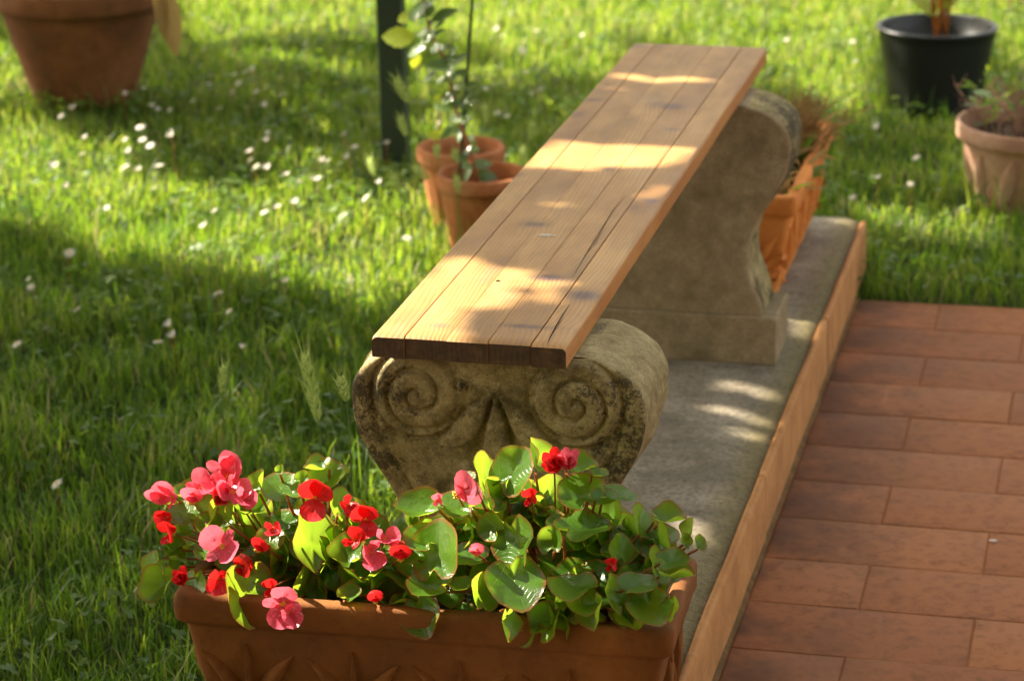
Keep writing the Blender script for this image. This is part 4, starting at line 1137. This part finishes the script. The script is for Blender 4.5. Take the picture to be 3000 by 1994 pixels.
sets = [
 (D1, [(475,715),(400,760)], 'white daisy left of the large clay pot', 'daisies left of the large pot'),
 (D1, [(560,905),(540,1010),(440,1225)], 'small daisy in sunny grass near the left edge', 'daisies in the sunny grass at the left'),
 (D1, [(820,915),(935,920),(985,960),(850,1000),(905,1115),(1045,1090)], 'tall stemmed daisy below the large clay pot', 'tall daisies below the large pot'),
 (D1, [(1340,325),(1770,325),(1535,230),(2000,290)], 'pale daisy between large pot and green post', 'far daisies between pot and post'),
 (D1, [(1385,495),(1540,490),(1610,470),(1660,460),(1370,560),(1565,550),(1525,610),(1680,605),(1750,575),(1855,625),(1740,700),(1440,710),(1265,660)], 'shaded daisy right of the large clay pot', 'drift of daisies in shade right of the large pot'),
 (D1, [(820,615),(945,580),(1020,640),(1000,700),(1035,725),(1115,725)], 'cream daisy against the large clay pot', 'daisies against the large pot'),
 (D1, [(1755,870),(1745,930),(1640,1000),(1640,1055),(1680,1090),(1755,1110),(1880,1150)], 'daisy in the middle of the left lawn', 'daisies in the middle of the left lawn'),
 (D1, [(1970,1190),(2165,1230),(1940,1335),(1735,1390),(1820,1365),(2110,1060),(2145,1060),(1410,1390),(705,1365),(1010,1235)], 'daisy in the sunlit grass left of the green post', 'daisies in sunlit grass left of the post'),
 (D2, [(950,590),(1250,615),(1310,595),(1210,470)], 'daisy in shade between the plant stake and the wooden seat', 'daisies between stake and seat'),
 (D2, [(640,810),(1090,765),(1025,740)], 'daisy just behind the rear clay pot', 'daisies behind the clay pots'),
 (D2, [(90,965),(20,880),(300,945),(360,1000),(310,880),(250,1205),(40,1040)], 'small daisy around the foot of the green post', 'daisies at the foot of the post'),
 (D2, [(1025,200),(1060,235),(1280,205),(1580,230),(1195,335)], 'tiny bright daisy left of the far seat end', 'daisies in the far lawn'),
 (D8, [(165,240),(180,285),(440,405),(95,605)], 'dull daisy in the dark grass at the left edge', 'daisies in the dark grass at the left edge'),
 (D8, [(975,500),(905,590),(995,565),(1315,420),(1390,630)], 'daisy in shade left of the near support', 'daisies in shade left of the near support'),
 (D8, [(1490,130),(1510,150),(1590,120),(1640,240)], 'daisy at the border of sunlit grass', 'daisies at the sunlight border'),
 (D3, [(530,215),(870,215),(915,255),(885,320)], 'tiny bright daisy left of the black pot', 'daisies left of the black pot'),
 (D3, [(1190,805),(1000,910),(1165,940),(870,1010),(1110,1150),(1455,1085)], 'small daisy between orange trough and carved pot', 'daisies in the right lawn')]
for fn, pts, lab, grp in sets:
    ORD = ['first', 'second', 'third', 'fourth', 'fifth', 'sixth', 'seventh', 'eighth', 'ninth', 'tenth', 'eleventh', 'twelfth', 'thirteenth']
    for oi_, (x, y) in enumerate(sorted(pts)): daisy(*fn(x, y), lab.replace(',', '')+', '+ORD[oi_]+' from the left', grp, h=(random.uniform(.09, .12) if 'tall' in lab else None))
for (fn, x, y, lab, r, h) in [(D1, 350, 1100, 'bright white daisy in the sun nearest the left edge', .011, .06), (D1, 920, 835, 'topmost daisy of the tall cluster below the large pot', .011, .13),
    (D1, 820, 1100, 'widest open daisy at the lower left of the tall cluster', .012, .07), (D1, 1130, 890, 'lone tall daisy on a bare stem right of the tall cluster', .010, .12),
    (D1, 2075, 1185, 'large open daisy facing the viewer in the grass left of the green post', .012, .06), (D1, 1335, 1490, 'largest white daisy in the sunlit grass at the middle left', .011, .05),
    (D2, 155, 1300, 'bright white daisy tilted sideways just below the green post', .011, .07), (D2, 430, 1560, 'white daisy right beside the seat edge in tall grass', .011, .06),
    (D8, 400, 80, 'blurred white daisy at the left border of sun and shade', .012, .06), (D8, 1250, 310, 'single daisy in shade just below the sunlight border', .011, .07),
    (D8, 325, 1405, 'lowest daisy, alone in the dark grass at the lower left', .011, .05), (D3, 995, 655, 'daisy in the lawn right behind the orange trough', .010, .06)]:
    daisy(*fn(x, y), lab, None, h=h, r=r)

# ------------------------------------------------------------------ wild barley stalks
def barley(u, v, u2, v2, yb, label, group, s_=1.0, kind=0):
    """ear from base (u,v) to tip (u2,v2); stalk reaches the ground"""
    a = Vector(atY(u, v, yb)); b = Vector(atY(u2, v2, yb)); g0 = Vector((a.x+(a.x-b.x)*.35, yb+.01, -.01))
    root = empty('wild_barley', g0); tag(root, label, 'wild barley', group)
    obj('stem', mesh('stem', *tube([Vector((0, 0, 0)), (g0+a)*.5-g0+Vector(((g0.x-a.x)*.2, 0, 0)), a-g0], [.0011, .001, .0008], 5, False), M['stem']), root)
    d = b-a; L = d.length; d.normalize(); V = []; F = []; A = []
    sd = d.cross(VF).normalized(); fd = sd.cross(d)
    n = 26
    for i in range(n):
        t = i/n; c = a+d*L*.7*t; an = i*2.4; o_ = (sd*math.cos(an)+fd*math.sin(an))
        wg = .009*s_*math.sin(math.pi*(.12+.8*t))**.6
        tip = c+d*L*.16+o_*wg; k = len(V); e = d.cross(o_).normalized()*.0035*s_
        V += [c, c+d*L*.07+o_*wg*.7+e, tip, c+d*L*.07+o_*wg*.7-e]; F.append((k, k+1, k+2, k+3))
        k = len(V); aw = tip+d*L*.30+o_*.006*s_; e2 = e*.18
        V += [tip-e2, tip+e2, aw]; F.append((k, k+1, k+2))
    me = mesh('ear', [Vector(x_)-g0 for x_ in V], F, M['ear'], False)
    at_ = me.attributes.new('tint', 'FLOAT', 'POINT'); at_.data.foreach_set('value', [random.random() for _ in V]); obj('ear', me, root)
    # two narrow leaves
    for q in range(2):
        o = bpy.data.objects.new('leaf', BLADE); link(o, root); o.location = (0, 0, .02+.04*q); o.rotation_euler = (R_(random.uniform(25, 60)), 0, random.uniform(0, 6.28)); o.scale = (1, 1, 1)
def blade_mesh(L, w_, curl, mat):
    n = 10; V = []; F = []
    for i in range(n+1):
        t = i/n; a = curl*t; x = 0
        y = L*math.sin(a)/curl if curl else 0; z = L*(t-.45*t*t*curl)
        hw_ = w_*.5*(1-t**2.5)
        V += [(-hw_, y*.6*t, z), (0, y*.6*t+.15*hw_, z-.0003), (hw_, y*.6*t, z)]
    for i in range(n): F += [(3*i, 3*i+1, 3*i+4, 3*i+3), (3*i+1, 3*i+2, 3*i+5, 3*i+4)]
    me = mesh('leaf', V, F, mat); t_ = me.attributes.new('tint', 'FLOAT', 'POINT'); t_.data.foreach_set('value', [.55]*len(V)); return me
BLADE = blade_mesh(.09, .0045, 1.2, M['grass'])
G1 = 'wild barley by the green post'; G2 = 'wild barley around the clay pots'
for (u, v, u2, v2, yb, lab, grp, s_) in [
  (735, 975, 690, 765, .55, 'tall wild barley ear in the dark grass left of the near support', None, 1.3), (512, 905, 516, 822, .75, 'shorter barley ear standing alone in the dark left lawn', None, .9),
  (800, 925, 778, 850, .30, 'barley ear close to the left edge of the near support', None, 1.0),
  (943, 238, 902, 165, 1.95, 'long barley ear leaning left across the green post', None, 1.3), (936, 315, 917, 255, 1.95, 'second barley ear leaning left below the longest one', None, 1.0),
  (862, 405, 846, 350, 2.1, 'barley ear left of the green post foot', G1, 1.0), (920, 445, 903, 390, 1.9, 'barley ear low in front of the green post foot', G1, 1.1), (990, 415, 942, 375, 1.85, 'barley ear leaning left between post and clay pots', G1, 1.1),
  (1050, 375, 1048, 335, 1.95, 'upper thin barley ear before the rear clay pot rim', G2, .9), (1057, 445, 1050, 395, 1.9, 'lower thin barley ear before the front clay pot rim', G2, .9), (1008, 365, 1004, 325, 2.0, 'barley ear left of the rear clay pot', G2, .9),
  (1224, 325, 1227, 272, 2.1, 'upright pale barley ear against the shaded lawn beside the seat edge', None, 1.0), (1208, 372, 1200, 330, 1.95, 'barley ear between front clay pot and wooden seat', None, .9),
  (1120, 285, 1118, 232, 2.35, 'barley ear behind the clay pots right of the stake', None, .9), (1088, 345, 1090, 318, 2.1, 'short barley ear inside the rear pot rim', None, .8)]:
    barley(u, v, u2, v2, yb, lab, grp, s_)
# arching broad grass tufts
def tuft(loc, n, L, w_, label, spread=.8):
    root = empty('grass_tuft', loc); tag(root, label, 'grass tuft')
    for k in range(n):
        o = bpy.data.objects.new('blade', TB[k % 3]); link(o, root); s_ = L*random.uniform(.6, 1.1)/.2
        o.location = (random.uniform(-.03, .03), random.uniform(-.03, .03), -.01); o.rotation_euler = (R_(random.uniform(-5, 30))*spread, 0, random.uniform(0, 6.28)); o.scale = (s_*w_, s_, s_)
TB = [blade_mesh(.2, .007, 1.5, M['grass']), blade_mesh(.2, .006, 2.2, M['grass']), blade_mesh(.2, .008, 1.0, M['grass'])]
for m_ in TB: m_.name = 'blade'
tuft((-.17, .42, 0), 16, .20, 1.0, 'broad bladed grass tuft beside the left flank of the near support')
tuft((-.13, .15, 0), 14, .17, .8, 'grass tuft between the near support and the begonias')
tuft((-.30, .70, 0), 12, .15, .8, 'arching grass tuft in shade left of the seat front')
tuft((-.25, 1.55, 0), 14, .17, .8, 'long grass tuft in front of the front clay pot')
tuft((-.38, 1.86, 0), 10, .14, .9, 'broad leaved grass tuft crossing the front clay pot')
for tx_, ty_, tl_, lb_ in ((-.12, .30, .24, 'tall loose grass tuft touching the near support'), (-.21, .26, .20, 'loose lit grass tuft just left of the near support'), (-.14, .62, .17, 'grass tuft left of the seat front end'),
        (-.18, 1.05, .15, 'grass tuft along the left side of the seat middle'), (-.30, 1.30, .16, 'grass tuft in the sun left of the seat middle'), (-.50, 1.98, .15, 'grass tuft left of the front clay pot'), (-.62, 2.35, .15, 'grass tuft at the foot of the green post'), (-.27, 1.90, .17, 'grass tuft between front clay pot and seat')):
    tuft((tx_, ty_, 0), 15, tl_, .7, lb_)
tuft((.375, 1.95, 0), 18, .09, .8, 'small yellowish grass tuft at the corner where plinth meets tiles')
tuft((-.62, .25, 0), 14, .16, .8, 'dark arching grass tuft at the lower left of the lawn')

# ------------------------------------------------------------------ house wall and porch roof behind the viewer, added to hold back the sky
house = empty('house', (.5, -4.3, 0)); tag(house, 'unseen cream house wall and porch roof behind the viewer, added to block sky light', 'house')
M['render_wall'] = mat_plain('cream_render', (.42, .34, .22), .9, .2, var=.15, sc=4)
obj('wall', mesh('wall', *box(-4, 5, -.3, 0, -.05, 3.1), M['render_wall'], False), house)
obj('roof', mesh('roof', *box(-4, 5, -.3, 3.0, 3.1, 3.22), M['render_wall'], False), house)
# ------------------------------------------------------------------ shade trees (outside the picture, leaves placed to cut the sun patches)
Z0, Z1 = SUN[0]/SUN[2], SUN[1]/SUN[2]
def shade_xy(P): return (P[0]-Z0*P[2], P[1]-Z1*P[2])
def lit_poly(pts, z): return [shade_xy(at(u, v, z)) for u, v in pts]
LIT = [
 lit_poly([(390,-190),(2700,-190),(2700,150),(2300,150),(2290,60),(2010,60),(2000,250),(1900,240),(1780,140),(1440,70),(1390,165),(1150,130),(1080,75),(760,60),(400,70)], .03),
 lit_poly([(-150,250),(100,240),(170,300),(250,330),(330,395),(560,400),(640,370),(860,420),(960,400),(1060,330),(1230,320),(1100,500),(1000,640),(870,715),(700,640),(450,600),(250,570),(60,490),(-150,470)], .03),
 lit_poly([(-100,60),(40,80),(60,180),(-100,200)], .03),
 lit_poly([(1900,430),(2010,410),(2100,440),(2240,430),(2260,520),(2100,510),(1960,480)], .04),
 lit_poly([(1029,583),(1213,619),(1243,627),(1202,689),(1175,715),(938,692),(885,700)], .5203),
 lit_poly([(895,722),(940,728),(905,768),(860,766)], .5203),
 lit_poly([(1290,640),(1330,650),(1290,700),(1210,700),(1240,640)], .5203),
 lit_poly([(1262,322),(1400,328),(1640,345),(1590,380),(1530,388),(1180,388)], .5203),
 lit_poly([(1395,166),(1640,182),(1620,194),(1380,182)], .5203),
 lit_poly([(1500,425),(1560,430),(1530,478),(1480,470)], .5203),
 lit_poly([(1643,875),(1810,902),(1795,925),(1660,897)], ZS), lit_poly([(1600,928),(1790,968),(1785,985),(1640,958)], ZS), lit_poly([(1680,985),(1785,1000),(1770,1015),(1660,1000)], ZS),
 lit_poly([(1826,720),(1895,722),(1872,788),(1822,778)], ZS), lit_poly([(1520,1195),(1600,1200),(1660,1250),(1640,1275),(1560,1240)], ZS),
 lit_poly([(340,1040),(560,1010),(780,1050),(860,1150),(900,1190),(960,1150),(1050,1080),(1180,1010),(1330,1010),(1400,1060),(1470,1130),(1440,1200),(1400,1240),(1230,1260),(1180,1290),(1080,1240),(1000,1330),(930,1290),(700,1290),(640,1400),(560,1420),(400,1400),(310,1380)], .36),
 lit_poly([(1010,1300),(1140,1290),(1240,1290),(1170,1400),(1110,1430),(1040,1410)], .34),
 lit_poly([(640,1340),(700,1350),(690,1420),(620,1420)], .31),
 [shade_xy(atY(u, v, 2.045)) for u, v in [(900,-250),(1010,-250),(1030,40),(1060,200),(1130,400),(1030,430),(980,330),(890,150)]],
 lit_poly([(610,890),(800,870),(820,950),(700,975),(640,960)], .14),
 [shade_xy(atY(u, v, 2.56)) for u, v in [(2180,270),(2330,280),(2290,500),(2210,500)]],
 [shade_xy(atY(u, v, 3.3)) for u, v in [(2000,70),(2110,60),(2130,280),(2020,280)]],
 lit_poly([(1380,1200),(1480,1180),(1500,1290),(1420,1290)], .35),
]
g = np.random.default_rng(21)
NL, NS = 75000, 90000      # large leaves, and small leaves placed round each sun patch to sharpen its edge
gx = g.uniform(-3.9, 1.9, NL+NS); gy = g.uniform(-2.2, 7.6, NL+NS)
gx[NL:] = g.uniform(.1, 1.25, NS); gy[NL:] = g.uniform(-.85, 1.55, NS)
# an even middle layer of leaves, added to stop sun leaking onto bench and terrace
mx, my = np.meshgrid(np.arange(-.05, 1.45, .021), np.arange(-1.1, 2.0, .021)); mx = np.tile(mx.ravel(), 2); my = np.tile(my.ravel(), 2); NM = len(mx)
lx_, ly_ = np.meshgrid(np.arange(-3.8, .3, .045), np.arange(-1.2, 7.4, .045)); NW = lx_.size
mx = np.concatenate([mx, lx_.ravel()+g.uniform(-.012, .012, NW)]); my = np.concatenate([my, ly_.ravel()+g.uniform(-.012, .012, NW)]); NM = len(mx); lawn_leaf = np.arange(len(gx)+NM) >= len(gx)+NM-NW
gx = np.concatenate([gx, mx+g.uniform(-.011, .011, NM)]); gy = np.concatenate([gy, my+g.uniform(-.011, .011, NM)])
def in_lit(x, y):
    m = np.zeros(len(x), bool)
    for P in LIT: m |= poly_in(P, x, y)
    return m
wx = gx+.008*np.sin(gy*31)+.006*np.sin(gy*71+gx*40); wy = gy+.008*np.sin(gx*29+1)+.006*np.sin(gx*67)
lit = in_lit(wx, wy)
ringm = lit.copy()
for a_ in np.arange(8)*math.pi/4: ringm |= in_lit(wx+.045*math.cos(a_), wy+.045*math.sin(a_))
ring2 = lit.copy()
for a_ in np.arange(8)*math.pi/4: ring2 |= in_lit(wx+.02*math.cos(a_), wy+.02*math.sin(a_))
fringe = ringm & ~lit; idn = np.arange(len(gx))
big_ = idn < NL; mid_ = idn >= NL+NS
lawn = (gx < .1) & (gy > 2.3)
fle = np.array([mn.noise((a*5.5, b*5.5, 4.2)) if l_ else 0 for a, b, l_ in zip(gx, gy, lawn)])
lowzone = (gx > .12) & (gx < 1.23) & (gy > -.83) & (gy < 1.53)
keep = np.where(big_, np.where(lowzone, ~ringm, ~lit & ~(lawn & (fle > .30))), np.where(mid_, ~ring2 & ~(lawn & (fle > .27)), fringe))
gx, gy, big_, mid_, lawn_leaf = gx[keep], gy[keep], big_[keep], mid_[keep], lawn_leaf[keep]; n = len(gx)
hh = g.uniform(2.25, 2.9, n); hh[~big_] = g.uniform(2.2, 2.4, (~big_).sum())
cx_, cy_, cz_ = gx+Z0*hh, gy+Z1*hh, hh
s_ = g.uniform(.032, .052, n); s_[~big_] = g.uniform(.012, .018, (~big_).sum()); s_[mid_] = g.uniform(.02, .027, mid_.sum()); s_[lawn_leaf] = g.uniform(.034, .048, lawn_leaf.sum())
n1 = g.normal(size=(n, 3)); n1 /= np.linalg.norm(n1, axis=1)[:, None]; n1 = n1*.75+SUN*.65; n1 /= np.linalg.norm(n1, axis=1)[:, None]
t1 = np.cross(n1, g.normal(size=(n, 3))); t1 /= np.linalg.norm(t1, axis=1)[:, None]; t2 = np.cross(n1, t1)
C0 = np.stack([cx_, cy_, cz_], 1)
V = np.stack([C0-t1*s_[:, None], C0+t2*s_[:, None]*.62, C0+t1*s_[:, None], C0-t2*s_[:, None]*.62], 1)
treeid = (C0[:, 1] > 3.0)
for k, (tx, ty, lab) in enumerate(((-4.6, .9, 'unseen tree beyond the left edge, leaves placed to shape light on the bench'), (-5.0, 5.2, 'unseen tree farther back, leaves placed to shape light on the far lawn'))):
    root = empty('shade_tree', (tx, ty, -.02)); tag(root, lab, 'tree')
    sel = V[treeid == bool(k)].reshape(-1, 3)-np.array([tx, ty, -.02]); m = len(sel)//4
    q = (np.arange(m)*4)[:, None]+np.array([[0, 1, 2, 3]])
    o = obj('shade_crown', fastmesh('shade_crown', sel, q, np.zeros((0, 3), int), M['canopy']), root); o['kind'] = 'stuff'
    obj('trunk', mesh('trunk', *tube([(0, 0, 0), (.04, .03, 1.0), (0, 0, 1.7), (.1, 0, 2.3)], [.16, .13, .11, .08], 12), M['bark']), root)
    for j in range(7):
        dd = Vector((random.uniform(-.8, 2.6), random.uniform(-2.2, 2.2), random.uniform(.9, 1.3)))
        o = obj('limb', mesh('limb', *tube([(0, 0, 1.4), (dd.x*.4, dd.y*.4, 1.4+dd.z*.7), (dd.x, dd.y, 1.4+dd.z)], [.06, .04, .015], 7), M['bark']), root)
bpy.context.view_layer.update()
